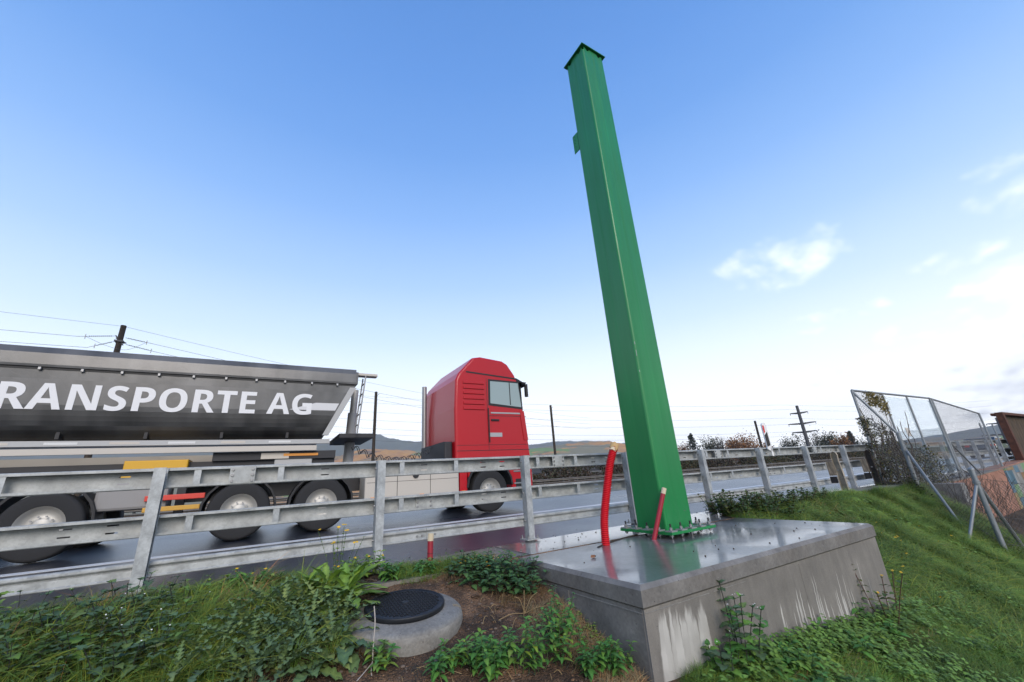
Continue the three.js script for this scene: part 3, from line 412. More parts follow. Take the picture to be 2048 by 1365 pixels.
{
  const t = thing('truck_tractor', 'red high-roof truck tractor driving past behind the guardrail', 'truck', [0, RY, 0]);
  const dy = -RY, P = [[4.06, 1.15]]; // side outline of the cab
  for (const p of [[4.36, 1.15]]) P.push(p);
  for (let i = 1; i <= 9; i++) { const a = Math.PI - i / 10 * Math.PI; P.push([5.0 + 0.64 * Math.cos(a), 0.62 + 0.6 * Math.sin(a)]); }
  P.push([5.66, 0.42], [6.24, 0.42], [6.3, 0.5], [6.31, 1.15], [6.27, 1.5], [6.22, 2.2], [6.12, 2.75], [6.03, 3.38], [5.94, 3.6], [5.72, 3.9], [5.55, 3.99], [4.85, 4.05], [4.62, 4.0], [4.2, 3.55], [4.1, 3.35], [4.06, 2.6]);
  const body = exZ(P, ZF, ZS, 0.06); part('cab_body', body, M.cab, t);
  const zz = ZS + 0.004;
  part('roof_seam', exZ([[4.4, 3.56], [6.0, 3.46], [6.0, 3.5], [4.4, 3.6]], ZS - 0.01, ZS + 0.008), M.black, t);
  part('side_window_frame', exZ([[5.04, 2.68], [6.14, 2.6], [6.06, 3.4], [5.06, 3.42]], ZS - 0.01, ZS + 0.006, 0.003), M.black, t);
  const wn = part('side_window', exZ([[5.1, 2.74], [6.09, 2.66], [6.02, 3.35], [5.12, 3.36]], ZS + 0.0062, ZS + 0.012), phy(lin(0.28, 0.36, 0.35), 0.04, { clearcoat: 1, clearcoatRoughness: 0.02 }), t);
  part('window_divider', box(5.72, 5.745, 2.71, 3.35, ZS + 0.0125, ZS + 0.018), M.black, t);
  for (let i = 0; i < 6; i++) part('side_louvre', cbox(4.3, 4.92, 2.55 + i * 0.14, 2.62 + i * 0.14, ZS - 0.02, ZS + 0.028, 0.012), M.cab, t);
  for (const [x0, x1, y0, y1] of [[5.0, 5.012, 1.5, 3.44], [5.0, 6.22, 2.395, 2.41], [4.1, 6.26, 1.49, 1.505], [4.1, 6.26, 1.63, 1.64]]) part('panel_gap', box(x0, x1, y0, y1, ZS - 0.02, ZS + 0.0035), M.black, t);
  part('door_handle', cbox(5.1, 5.34, 2.26, 2.31, ZS - 0.01, ZS + 0.035, 0.012), M.black, t);
  part('door_badge', cbox(5.02, 5.42, 1.84, 1.95, ZS - 0.005, ZS + 0.008, 0.003), M.greyLight, t);
  part('lower_grab_trim', cbox(5.1, 6.15, 2.46, 2.5, ZS - 0.005, ZS + 0.012, 0.004), M.greyLight, t);
  part('step_well', box(5.75, 6.1, 0.55, 0.75, ZS - 0.02, ZS + 0.004), M.black, t);
  part('windscreen', exX([[ZF + 0.12, 2.2], [ZS - 0.12, 2.2], [ZS - 0.14, 3.38], [ZF + 0.14, 3.38]], 6.2, 6.215), M.glass, t).rotation.z = 0;
  part('sun_visor', exZ([[6.0, 3.42], [6.34, 3.3], [6.36, 3.34], [6.04, 3.5]], ZF + 0.1, ZS - 0.02, 0.01), M.black, t);
  const mi = part('mirror_arm', rod([6.1, 3.4, ZS - 0.02], [6.26, 3.36, ZS + 0.08], 0.018), M.black, t); part('mirror', cbox(6.2, 6.28, 2.95, 3.32, ZS + 0.04, ZS + 0.14, 0.02), M.black, mi);
  part('headlight', cbox(6.2, 6.33, 0.68, 0.9, ZS - 0.5, ZS - 0.05, 0.02), M.greyLight, t);
  part('wheel_arch', exZ([...Array.from({ length: 11 }, (_, i) => { const a = Math.PI - i / 10 * Math.PI; return [5.0 + 0.665 * Math.cos(a), 0.62 + 0.63 * Math.sin(a)]; }), ...Array.from({ length: 11 }, (_, i) => { const a = i / 10 * Math.PI; return [5.0 + 0.615 * Math.cos(a), 0.62 + 0.575 * Math.sin(a)]; })], ZS - 0.55, ZS + 0.02), M.black, t);
  part('rear_step_panel', cbox(4.16, 4.36, 0.48, 1.16, ZS - 0.6, ZS - 0.005, 0.02), M.cab, t);
  part('side_fairing', cbox(1.92, 4.14, 0.46, 1.14, ZS - 0.62, ZS - 0.01, 0.03), M.beige, t);
  for (const x of [2.62, 3.4]) part('fairing_gap', box(x, x + 0.012, 0.5, 1.1, ZS - 0.03, ZS - 0.008), M.black, t);
  part('fairing_line', box(1.96, 4.1, 0.86, 0.868, ZS - 0.03, ZS - 0.008), M.black, t);
  part('chassis_frame', merge([box(-1.3, 5.9, 0.72, 1.02, -5.55, -5.45), box(-1.3, 5.9, 0.72, 1.02, -6.25, -6.15), box(3.0, 3.2, 0.72, 1.02, -6.2, -5.5)]), M.chassis, t);
  part('rear_cab_stack', cbox(3.82, 4.04, 1.15, 1.75, -6.6, -4.75, 0.04), M.chassis, t);
  part('fifth_wheel', new THREE.CylinderGeometry(0.48, 0.5, 0.1, 24).translate(0.4, 1.12, -5.85), M.chassis, t);
  for (const [z, c] of [[-5.6, lin(0.03, 0.03, 0.032)], [-5.8, lin(0.05, 0.05, 0.055)]]) { const P2 = []; for (let i = 0; i <= 60; i++) { const f = i / 60; P2.push(V(mix(4.05, 1.75, f), 1.75 - 0.35 * Math.sin(f * Math.PI) + 0.07 * Math.sin(f * 75), z + 0.07 * Math.cos(f * 75))); } part('air_line', tube(P2, 0.009, 160, 5), std(c, 0.5), t); }
  part('battery_box', cbox(3.1, 3.75, 1.04, 1.35, -5.4, -4.8, 0.02), M.chassis, t); part('exhaust_stack', rod([3.95, 1.15, -6.7], [3.95, 3.6, -6.7], 0.07, 0.07, 14), M.bolt, t); part('deck_plate', box(1.9, 4.05, 1.145, 1.165, -6.9, ZS - 0.25), M.rim, t);
  for (let i = 0; i < 2; i++) part('cab_step', cbox(5.7, 6.12, 0.62 + i * 0.3, 0.66 + i * 0.3, ZS - 0.03, ZS + 0.02, 0.008), M.bolt, t);
  part('grab_handle', rod([5.02, 1.7, ZS + 0.035], [5.02, 2.6, ZS + 0.035], 0.014), M.black, t); part('filler_cap', new THREE.CylinderGeometry(0.07, 0.07, 0.03, 18).rotateX(Math.PI / 2).translate(3.05, 0.98, ZS), M.black, t);
  for (const x of [2.1, 3.2, 4.25]) part('side_marker_lamp', cbox(x - 0.05, x + 0.05, 0.52, 0.56, ZS - 0.02, ZS + 0.004, 0.006), std(lin(0.7, 0.25, 0.03), 0.4), t);
  for (const z of [ZS - 0.35, ZS - 0.9, ZF + 0.9, ZF + 0.35]) part('roof_lamp', cbox(5.5, 5.62, 3.98, 4.05, z - 0.08, z + 0.08, 0.015), M.beige, t);
  part('corner_deflector', exZ([[6.1, 1.75], [6.235, 1.75], [6.16, 2.55], [6.02, 2.55]], ZS + 0.002, ZS + 0.02, 0.005), M.cab, t);
  wheel(t, 5.0, 0.51, ZS - 0.17); wheel(t, 5.0, 0.51, ZF + 0.17, -1);
  for (const x of [1.08, -0.34]) {
    for (const z of [ZS - 0.17, ZS - 0.5]) wheel(t, x, 0.51, z); for (const z of [ZF + 0.17, ZF + 0.5]) wheel(t, x, 0.51, z, -1);
    const O = []; for (let i = 0; i <= 12; i++) { const a = (200 - i * 220 / 12) * R; O.push([x + 0.62 * Math.cos(a), 0.51 + 0.62 * Math.sin(a)]); } for (let i = 12; i >= 0; i--) { const a = (200 - i * 220 / 12) * R; O.push([x + 0.585 * Math.cos(a), 0.51 + 0.585 * Math.sin(a)]); }
    part('mudguard', exZ(O, ZS - 0.66, ZS - 0.01), M.black, t);
    part('axle', rod([x, 0.51, ZF + 0.3], [x, 0.51, ZS - 0.3], 0.08), M.chassis, t);
  }
  part('front_axle', rod([5, 0.51, ZF + 0.3], [5, 0.51, ZS - 0.3], 0.07), M.chassis, t);
}
{
  const t = thing('tipper_trailer', 'grey half-pipe tipper trailer with white lettering, pulled by the red truck', 'trailer', [0, RY, 0]);
  const X0 = -7.4, X1 = 1.6, zc = (ZS + ZF) / 2, hw = (ZS - ZF) / 2 - 0.04;
  const sec = []; sec.push([zc + hw, 3.02], [zc + hw, 2.42]); for (let i = 1; i <= 10; i++) { const a = i / 10 * Math.PI / 2; sec.push([zc + hw - 0.75 * (1 - Math.cos(a)), 2.42 - 0.56 * Math.sin(a)]); } for (let i = 10; i >= 0; i--) { const a = i / 10 * Math.PI / 2; sec.push([zc - hw + 0.75 * (1 - Math.cos(a)), 2.42 - 0.56 * Math.sin(a)]); } sec.push([zc - hw, 3.02]);
  const body = exX(sec, X0, X1, 8); const bp = body.attributes.position; for (let i = 0; i < bp.count; i++) if (bp.getX(i) > X1 - 0.05) bp.setX(i, bp.getX(i) - (3.02 - bp.getY(i)) * 0.5); body.computeVertexNormals(); part('tipper_body', body, M.grey, t);
  part('shadow_gap', box(X0, X1 - 0.02, 3.02, 3.06, ZF + 0.05, ZS - 0.03), M.black, t);
  const rimP = (s) => [[zc + s * (hw - 0.12), 3.06], [zc + s * (hw + 0.035), 3.06], [zc + s * (hw + 0.04), 3.1], [zc + s * (hw + 0.03), 3.3], [zc + s * (hw - 0.03), 3.42], [zc + s * (hw - 0.12), 3.44]];
  part('top_rim', merge([exX(rimP(1), X0, X1), exX(rimP(-1).reverse(), X0, X1)]), M.grey, t);
  part('cover_tarp', tube(Array.from({ length: 9 }, (_, i) => [X0 + 0.1, 3.4 + 0.12 * Math.sin(i / 8 * Math.PI), mix(ZF + 0.15, ZS - 0.15, i / 8)]), 0.02, 16, 6), M.black, t);
  part('front_edge_post', exZ([[X1 - 0.62, 1.9], [X1 - 0.5, 1.9], [X1 + 0.02, 2.98], [X1 - 0.12, 2.98]], ZS - 0.09, ZS - 0.025, 0.008), M.greyLight, t);
  part('front_rail', box(X1, X1 + 0.05, 3.08, 3.36, ZF + 0.1, ZS - 0.05), M.grey, t);
  part('front_walkway', cbox(1.35, 2.1, 1.86, 1.96, -6.4, ZS - 0.2, 0.01), M.chassis, t);
  for (let i = 0; i < 5; i++) part('ladder_rung', rod([1.72 + 0.02 * i, 2.15 + i * 0.24, -5.0], [1.72 + 0.02 * i, 2.15 + i * 0.24, -4.66], 0.014), M.bolt, t);
  for (const z of [-5.0, -4.66]) part('ladder_rail', rod([1.7, 1.95, z], [1.82, 3.3, z], 0.016), M.bolt, t);
  const cyl = part('tipping_cylinder', rod([1.72, 1.1, -5.85], [1.78, 2.6, -5.85], 0.12, 0.12, 18), M.greyLight, t); part('cylinder_stage', rod([1.78, 2.6, -5.85], [1.8, 3.2, -5.85], 0.085, 0.085, 16), M.rim, cyl);
  part('top_bracket', cbox(1.55, 2.1, 3.3, 3.36, ZS - 0.3, ZS - 0.1, 0.008), M.beige, t);
  part('side_beam', box(X0, 1.15, 1.74, 1.83, ZS - 0.2, ZS - 0.13), M.greyLight, t);
  part('frame_beam', merge([box(X0, 0.9, 1.6, 1.7, ZS - 0.16, ZS - 0.1), box(X0, 1.2, 1.3, 1.6, -5.5, -5.38), box(X0, 1.2, 1.3, 1.6, -6.32, -6.2)]), M.beige, t);
  part('subframe', merge([box(X0, 1.3, 1.16, 1.44, -5.75, ZS - 0.3), box(-0.9, 1.3, 1.44, 1.6, -5.75, ZS - 0.22)]), M.chassis, t);
  part('marker_lamp_strip', box(0.3, 0.95, 1.5, 1.55, ZS - 0.22, ZS - 0.2), std(lin(0.7, 0.28, 0.04), 0.5), t);
  part('white_number_board', box(-0.1, 0.4, 1.45, 1.57, ZS - 0.219, ZS - 0.205), M.beige, t);
  part('yellow_tool_box', cbox(-2.15, -1.25, 1.16, 1.48, ZS - 0.7, ZS - 0.15, 0.02), std(lin(0.62, 0.34, 0.02), 0.55), t);
  part('grey_water_tank', cbox(-2.42, -1.45, 0.66, 1.12, ZS - 0.7, ZS - 0.14, 0.05), std(lin(0.26, 0.25, 0.24), 0.6), t);
  part('underrun_bar', cbox(-1.75, -0.9, 0.78, 0.87, ZS - 0.12, ZS - 0.06, 0.01), std(lin(0.6, 0.05, 0.03), 0.5), t);
  part('underrun_bar', cbox(-1.75, -0.95, 0.6, 0.68, ZS - 0.12, ZS - 0.06, 0.01), std(lin(0.55, 0.3, 0.04), 0.5), t);
  part('support_leg', box(-1.35, -1.22, 0.4, 1.3, ZS - 0.4, ZS - 0.28), M.chassis, t);
  for (const x of [-2.95, -4.3, -5.65]) {
    wheel(t, x, 0.51, ZS - 0.2); wheel(t, x, 0.51, ZF + 0.2, -1); part('axle', rod([x, 0.51, ZF + 0.3], [x, 0.51, ZS - 0.3], 0.08), M.chassis, t);
    const O = []; for (let i = 0; i <= 12; i++) { const a = (180 - i * 15) * R; O.push([x + 0.63 * Math.cos(a), 0.53 + 0.62 * Math.sin(a)]); } for (let i = 12; i >= 0; i--) { const a = (180 - i * 15) * R; O.push([x + 0.59 * Math.cos(a), 0.53 + 0.585 * Math.sin(a)]); } part('mudguard', exZ(O, ZS - 0.48, ZS - 0.05), M.black, t);
  }
  const hook = cbox(-0.02, 0.02, 3.0, 3.05, ZS - 0.035, ZS + 0.015, 0.005); for (let i = 0; i < 16; i++) part('tarp_hook', hook, M.bolt, t).position.x = -6.6 + i * 0.52;
  for (let i = 0; i < 9; i++) part('reflective_tape', box(-6.4 + i * 0.8, -6.0 + i * 0.8, 1.765, 1.805, ZS - 0.13, ZS - 0.127), i % 2 ? M.beige : M.paintWhite, t);
  for (let i = 0; i < 7; i++) part('body_rib', box(-6.6 + i * 1.15, -6.55 + i * 1.15, 1.88, 2.0, ZS - 0.62, ZS - 0.3), M.chassis, t);
  part('air_tank', rod([-0.6, 1.12, ZS - 0.5], [-1.15, 1.12, ZS - 0.5], 0.13, 0.13, 16), M.chassis, t);
  part('belly_box', cbox(0.15, 0.85, 1.18, 1.46, ZS - 0.6, ZS - 0.235, 0.02), M.greyLight, t);
  const tg = new TextGeometry('TRANSPORTE AG', { font, size: 0.42, depth: 0.004, curveSegments: 4, bevelEnabled: false }); tg.computeBoundingBox(); const tw = tg.boundingBox.max.x; tg.scale(5.0 / tw, 1.06, 1); tg.translate(0.72 - 5.0, 2.34, ZS - 0.0385);
  part('lettering', uvm(tg), std(lin(0.7, 0.7, 0.7), 0.5), t).userData.label = 'large white lettering along the grey trailer side';
  part('white_flash', exZ([[0.3, 2.44], [1.2, 2.44], [1.27, 2.6], [0.8, 2.6]], ZS - 0.0388, ZS - 0.035), std(lin(0.6, 0.6, 0.6), 0.5), t);
}
// car further along the road
{
  const t = thing('car', 'dark estate car far down the road seen through the mesh fence', 'car', [52, roadY(-4.6), -4.6]);
  const P = [[-2.2, 0.35], [-1.85, 0.3], [2.2, 0.3], [2.3, 0.5], [2.25, 0.8], [1.2, 0.95], [0.5, 1.48], [-1.6, 1.52], [-2.15, 1.1], [-2.25, 0.7]];
  const paint = phy(lin(0.012, 0.013, 0.016), 0.35, { clearcoat: 1, clearcoatRoughness: 0.05 });
  part('body', exZ(P, -0.9, 0.9, 0.08), paint, t);
  part('rear_window', exX([[-0.72, 1.1], [0.72, 1.1], [0.62, 1.45], [-0.62, 1.45]], -2.12, -2.0), M.glass, t); part('roof_panel', cbox(-1.5, 0.4, 1.515, 1.545, -0.75, 0.75, 0.008), phy(lin(0.5, 0.52, 0.55), 0.25, { metalness: 0.5 }), t);
  part('side_window', exZ([[-1.6, 1.02], [0.9, 1.02], [0.45, 1.42], [-1.5, 1.44]], 0.885, 0.905), M.glass, t);
  for (const z of [-0.72, 0.72]) part('tail_light', cbox(-2.26, -2.18, 0.85, 1.0, z - 0.14, z + 0.14, 0.01), std(lin(0.4, 0.02, 0.02), 0.3), t);
  const wg = tyreG(0.32, 0.21), wr = rimG(0.32, 0.21); for (const x of [-1.35, 1.4]) for (const z of [-0.8, 0.8]) { const w = part('wheel', wg, M.tyre, t); w.position.set(x, 0.32, z); part('rim', wr, M.rim, w); }
}
// ---------------------------------------------------------------- fences on the bridge end
function chain(parent, o, u, v, nu, nv, wire, mat, clip) { // diamond mesh between four corners: origin, edge vectors, cells; zig-zag wires
  const L = []; const P = (a, b) => o.clone().addScaledVector(u, a).addScaledVector(v, b);
  const pos = [], push = (a, b) => { const d = b.clone().sub(a).normalize(), s = V(d.y, -d.x, d.z * 0.2 + 0.001).cross(d).normalize().multiplyScalar(wire), q = s.clone().cross(d).normalize().multiplyScalar(wire); const k = [s, s.clone().multiplyScalar(-0.5).addScaledVector(q, 0.87), s.clone().multiplyScalar(-0.5).addScaledVector(q, -0.87)]; for (let i = 0; i < 3; i++) { const m = k[i], n = k[(i + 1) % 3]; const A = a.clone().add(m), B = a.clone().add(n), C = b.clone().add(m), D = b.clone().add(n); for (const w of [A, C, B, B, C, D]) pos.push(w.x, w.y, w.z); } };
  for (let i = 0; i <= nu; i++) for (let j = 0; j < nv; j++) { const a = (i + (j % 2 ? 0.5 : -0.0)) / nu, b = (i + (j % 2 ? 0 : 0.5)) / nu, a2 = (i + (j % 2 ? -0.5 : 0)) / nu, b2 = (i + (j % 2 ? 0 : -0.5)) / nu; for (const [s, e] of [[a, b], [a2, b2]]) { if (s < 0 || e < 0 || s > 1 || e > 1) continue; if (clip && !clip((s + e) / 2, (j + 0.5) / nv)) continue; push(P(s, j / nv), P(e, (j + 1) / nv)); } }
  const g = new THREE.BufferGeometry(); g.setAttribute('position', new THREE.Float32BufferAttribute(pos, 3)); g.computeVertexNormals(); return stuff('wire_mesh', g, mat, parent);
}
M.wire = std(lin(0.2, 0.2, 0.2), 0.6, { metalness: 0.3 });
M.wireDark = std(lin(0.06, 0.06, 0.06), 0.7);
{
  const t = thing('bridge_fence', 'tall pipe-framed mesh fence with clear panels at the end of the guardrail', 'fence', [0, 0, 0]);
  const z = 0.42, pr = 0.03, top = (x) => x < 20.15 ? 2.51 + (x - 13.8) * 0.008 : mix(2.56, 2.15, (x - 20.15) / 5.62);
  part('top_pipe', rod([13.8, 2.51, z], [20.15, 2.56, z], pr), M.pipe, t); part('top_pipe', rod([20.15, 2.56, z], [25.77, 2.15, z], pr), M.pipe, t);
  for (const [x, y0] of [[13.8, -0.3], [15.9, 0.0], [17.9, 0.0], [20.15, -0.2], [20.35, -0.2], [25.77, -1.2]]) part('post', rod([x, y0, z], [x, top(x), z], x === 15.9 || x === 17.9 ? 0.028 : 0.034), M.pipe, t);
  part('bottom_pipe', rod([17.9, 0.05, z], [20.15, 0.05, z], 0.022), M.pipe, t); part('bottom_pipe', rod([20.15, 0.2, z], [25.77, -1.15, z], 0.025), M.pipe, t);
  part('diagonal_brace', rod([20.2, 1.15, z], [23.0, -0.5, z + 0.02], 0.025), M.pipe, t);
  // return side running down to the lower fence
  part('return_pipe', rod([13.8, 2.49, z], [13.9, 1.28, 1.0], pr), M.pipe, t); part('return_pipe', rod([13.9, 1.28, 1.0], [13.92, 0.3, 1.04], 0.028), M.pipe, t);
  const pm = phy(lin(0.86, 0.9, 0.92), 0.03, { transmission: 1, thickness: 0, ior: 1.4 });
  part('clear_panel', box(15.95, 17.85, 0.1, 2.45, z - 0.02, z - 0.016), pm, t); part('clear_panel', box(17.95, 20.1, 0.1, 2.48, z - 0.02, z - 0.016), pm, t);
  part('sign_plate', cbox(16.75, 17.05, 1.25, 1.5, z - 0.012, z, 0.002), M.beige, t);
  chain(t, V(13.83, 0, z), V(2.05, 0, 0), V(0, 2.5, 0), 30, 60, 0.0022, M.wire); chain(t, V(20.3, -1.1, z), V(5.45, 0, 0), V(0, 3.6, 0), 60, 80, 0.0023, M.wire, (a, b) => { const y = -1.1 + b * 3.6, x = 20.3 + a * 5.45; return y < top(x) - 0.03 && y > mix(0.2, -1.12, a); });
  chain(t, V(13.83, -0.2, z + 0.02), V(0.08, 0, 0.56), V(0, 2.7, 0), 9, 70, 0.0018, M.wire, (a, b) => -0.2 + b * 2.7 < mix(2.45, 1.3, a));
}
{
  const t = thing('lower_fence', 'sagging chain-link fence on grey pipe posts running down the grassy slope', 'fence');
  const A = V(13.92, 0, 1.02), B = V(12.43, 0, 2.36), yA = -0.78, yB = -1.7, E = V(17.2, 0, 5.9);
  part('post', rod([A.x, yA, A.z], [A.x, 1.26, A.z], 0.045, 0.045, 14), M.pipe, t); part('post', rod([B.x, yB, B.z], [B.x, 0.36, B.z], 0.045, 0.045, 14), M.pipe, t);
  for (const p of [[A, 1.26], [B, 0.36]]) part('post_cap', new THREE.SphereGeometry(0.05, 14, 8, 0, 6.3, 0, 1.7).translate(p[0].x, p[1], p[0].z), M.pipe, t);
  part('brace', rod([A.x, 0.85, A.z + 0.03], [12.6, -1.12, 1.95], 0.028, 0.028, 12), M.pipe, t);
  part('brace', rod([B.x, 0.12, B.z], [13.6, -1.75, 2.5], 0.034, 0.034, 12), M.pipe, t); part('brace', rod([B.x, 0.1, B.z], [11.75, -1.22, 1.95], 0.028, 0.028, 12), M.pipe, t);
  for (const p of [[A.x, 0.85, A.z + 0.03], [B.x, 0.12, B.z]]) part('clamp', new THREE.CylinderGeometry(0.058, 0.058, 0.06, 14).translate(p[0], p[1], B.z === p[2] ? p[2] : A.z), M.pipe, t);
  const d = B.clone().sub(A); chain(t, V(A.x, yA + 0.05, A.z), V(d.x, yB - yA, d.z), V(0, 1.85, 0), 28, 50, 0.0022, M.wireDark);
  const d2 = V(16.5, 0, 4.9).sub(B); chain(t, V(B.x, yB + 0.05, B.z), V(d2.x, -0.9, d2.z), V(0, 1.85, 0), 66, 50, 0.0022, M.wireDark);
  for (const y of [0.05, 0.65, 1.15, 1.85]) { part('tension_wire', rod([A.x, yA + 0.05 + y, A.z], [B.x, yB + 0.05 + y, B.z], 0.004, 0.004, 5), M.wireDark, t); part('tension_wire', rod([B.x, yB + 0.05 + y, B.z], [B.x + d2.x, yB - 0.85 + y, B.z + d2.z], 0.004, 0.004, 5), M.wireDark, t); }
}
// bridge side wall with painted mosaic, wing wall, timber screen
{
  const t = thing('mural_wall', 'pink bridge wall painted with a mosaic of coloured blocks', 'wall');
  const yt = (x) => -0.16 + (x - 21) * 0.0335, pink = std(lin(0.6, 0.3, 0.2), 0.85, { map: rep(T.concrete, 0.4), bumpMap: rep(T.concreteB, 0.4), bumpScale: 0.004 });
  part('wall', exZ([[15.5, -2.6], [60, -2.6], [60, yt(45)], [45, yt(45)], [21, yt(21)], [15.5, yt(19.5)]], 0.0, 0.5), pink, t);
  part('coping', exZ([[15.5, yt(19.5) + 0.001], [21, yt(21) + 0.001], [60, yt(45) + 0.001], [60, yt(45) + 0.04], [21, yt(21) + 0.04], [15.5, yt(19.5) + 0.04]], -0.02, 0.515), M.concreteOld, t);
  const r = rng(9), cols = [[0.5, 0.46, 0.33], [0.22, 0.42, 0.2], [0.18, 0.32, 0.42], [0.42, 0.24, 0.1], [0.45, 0.45, 0.42], [0.3, 0.5, 0.25], [0.48, 0.36, 0.18], [0.12, 0.25, 0.32]].map((c) => std(lin(...c), 0.8, { map: rep(T.concrete, 0.7) }));
  let x = 25.2; while (x < 36) { const w = 0.35 + 0.55 * r(); let y = -1.9; while (y < yt(x) - 0.1) { const h = Math.min(0.25 + 0.8 * r(), yt(x) - 0.05 - y); if (h < 0.06) break; part('mosaic_block', cbox(x + 0.008, x + w - 0.008, y + 0.008, y + h - 0.008, 0.495, 0.516 + 0.006 * r(), 0.004), cols[Math.floor(r() * cols.length)], t); y += h; } x += w; }
}
solo('wing_wall', merge([cbox(16.2, 16.6, -3.2, -0.1, 0.62, 1.25, 0.02)]), M.concretePale, 'whitish end of a concrete wing wall below the bridge fence', 'wall');
{
  const t = thing('timber_screen', 'rust-framed brown timber screen beyond the mesh fence', 'screen');
  const rm = std(lin(0.45, 0.58, 0.62), 0.9, { map: rep(T.rust, 1) }), wm = std(lin(0.2, 0.15, 0.09), 0.85, { map: rep(T.wood, 1) });
  part('frame_post', cbox(29.45, 29.75, -0.1, 2.3, 0.25, 0.5, 0.01), rm, t); part('top_beam', cbox(29.75, 46, 2.18, 2.3, 0.05, 0.5, 0.01), rm, t); part('far_post', cbox(46, 46.3, -0.1, 2.3, 0.05, 0.5, 0.01), rm, t);
  for (let i = 0; i < 26; i++) part('plank', cbox(29.76 + i * 0.62, 29.76 + i * 0.62 + 0.6, 0.1, 2.17, 0.25 - 0.012 * (i % 2), 0.3, 0.006), wm, t);
  for (const x of [26.9, 29.0]) { const p = thing('screen_stay', x < 28 ? 'slim grey fence stake just beyond the end of the mesh panel' : 'slim grey stake in front of the rusty screen post', 'stake', [x, -0.1, 0.1]); part('shaft', rod([0, 0, 0], [0, 1.9, 0], 0.03), M.pipe, p); part('head', rod([-0.06, 1.88, 0], [0.06, 1.9, 0], 0.02), M.pipe, p); }
}
// ---------------------------------------------------------------- leaves for shrubs, hedge and trees
function cards(r, n, place, size, out = { p: [], c: [] }, tint) { // small folded leaves, two triangles each
  const a = V(), b = V(), c = V(), q = new THREE.Quaternion(), e = new THREE.Euler();
  for (let i = 0; i < n; i++) {
    const o = place(r); if (!o) continue; const s = size * (0.6 + 0.8 * r()); e.set((r() - 0.5) * 2.4, r() * 6.283, (r() - 0.5) * 2.4); q.setFromEuler(e); const col = tint(r, o);
    const pts = [V(0, 0, 0), V(s * 0.5, s * 0.12, s * 0.33), V(s, 0, 0), V(s * 0.5, s * 0.12, -s * 0.33)].map((v) => v.applyQuaternion(q).add(o));
    for (const k of [0, 1, 2, 0, 2, 3]) { out.p.push(pts[k].x, pts[k].y, pts[k].z); out.c.push(...col); }
  } return out;
}
function cardGeo(o) { const g = new THREE.BufferGeometry(); g.setAttribute('position', new THREE.Float32BufferAttribute(o.p, 3)); g.setAttribute('color', new THREE.Float32BufferAttribute(o.c, 3)); g.computeVertexNormals(); return g; }
M.leafV = phy(0xffffff, 0.8, { vertexColors: true, transmission: 0.3, thickness: 0, side: THREE.DoubleSide });
M.twig = std(lin(0.06, 0.045, 0.035), 0.9);
const pick = (r, list) => list[Math.floor(r() * list.length)], vary = (r, c, k = 0.35) => { const f = 1 + k * (r() * 2 - 1); return c.map((v) => v * f); };
{
  const t = thing('ivy', 'dark tangled ivy with yellowing leaves climbing the end of the mesh fence', 'ivy', [0, 0, 0]), r = rng(41), st = [];
  for (let i = 0; i < 30; i++) { let p = V(13.75 + 2.6 * r() * r(), -0.25 - 0.2 * r(), 0.45 + 0.4 * r()); const pts = [p.clone()]; const n = 5 + Math.floor(r() * 5); for (let k = 0; k < n; k++) { p = p.clone().add(V((r() - 0.4) * 0.34, 0.16 + 0.16 * r(), (r() - 0.52) * 0.14)); pts.push(p); } st.push(tube(pts, 0.005 + 0.006 * r(), 12, 5)); }
  part('stems', merge(st), M.twig, t).userData.kind = 'stuff';
  const dens = (x) => lerpT([[13.6, 2.2], [14.3, 1.9], [15.2, 1.5], [16, 1.35], [17, 1.0], [18.5, 0.85]], x)[0];
  const o = cards(r, 17000, (r) => { const x = 13.65 + 4.6 * Math.pow(r(), 1.5), y = -0.5 + r() * 2.9; if (y > dens(x) * (0.45 + 0.55 * fbm3(x * 2.5, y * 2.5, 1, 3) * 1.5)) return null; if (fbm3(x * 5, y * 5, 4, 2) < 0.36 && y > 0.1) return null; return V(x, y, 0.42 + 0.3 * (r() - 0.4) * (y < 0.7 ? 1.5 : 0.6)); }, 0.055, undefined, (r) => vary(r, pick(r, [[0.03, 0.045, 0.012], [0.045, 0.06, 0.015], [0.05, 0.035, 0.02], [0.2, 0.17, 0.02], [0.035, 0.03, 0.02]])));
  cards(r, 900, (r) => { const x = 14.6 + 1.3 * r(); return V(x, 2.1 + 0.42 * r() - (x > 15.4 ? 0.3 * r() : 0), 0.42 + 0.12 * (r() - 0.5)); }, 0.06, o, (r) => vary(r, pick(r, [[0.22, 0.18, 0.03], [0.12, 0.1, 0.03], [0.28, 0.2, 0.04]])));
  cards(r, 2600, (r) => { const s = r(), y = r(); return V(mix(13.95, 12.9, s) + 0.25 * (r() - 0.2), mix(-0.7, -1.35, s) + y * y * mix(1.5, 0.5, s), mix(0.85, 1.75, s) - 0.2 * r()); }, 0.05, o, (r) => vary(r, pick(r, [[0.03, 0.04, 0.014], [0.06, 0.045, 0.028], [0.04, 0.03, 0.02], [0.07, 0.075, 0.02]])));
  part('foliage', cardGeo(o), M.leafV, t).userData.kind = 'stuff';
  // bare twiggy scrub hanging over the bank
  const tw = []; for (let i = 0; i < 150; i++) { const b = V(14.2 + 4.2 * r(), -1.5 + 1.2 * r(), 0.9 + 0.9 * r()); let p = b; for (let k = 0; k < 3; k++) { const q = p.clone().add(V((r() - 0.5) * 0.35, 0.12 + 0.2 * r(), (r() - 0.5) * 0.3)); tw.push(rod(p, q, 0.005, 0.003, 4, false)); p = q; } }
  part('bare_twigs', merge(tw), M.twig, t).userData.kind = 'stuff';
}
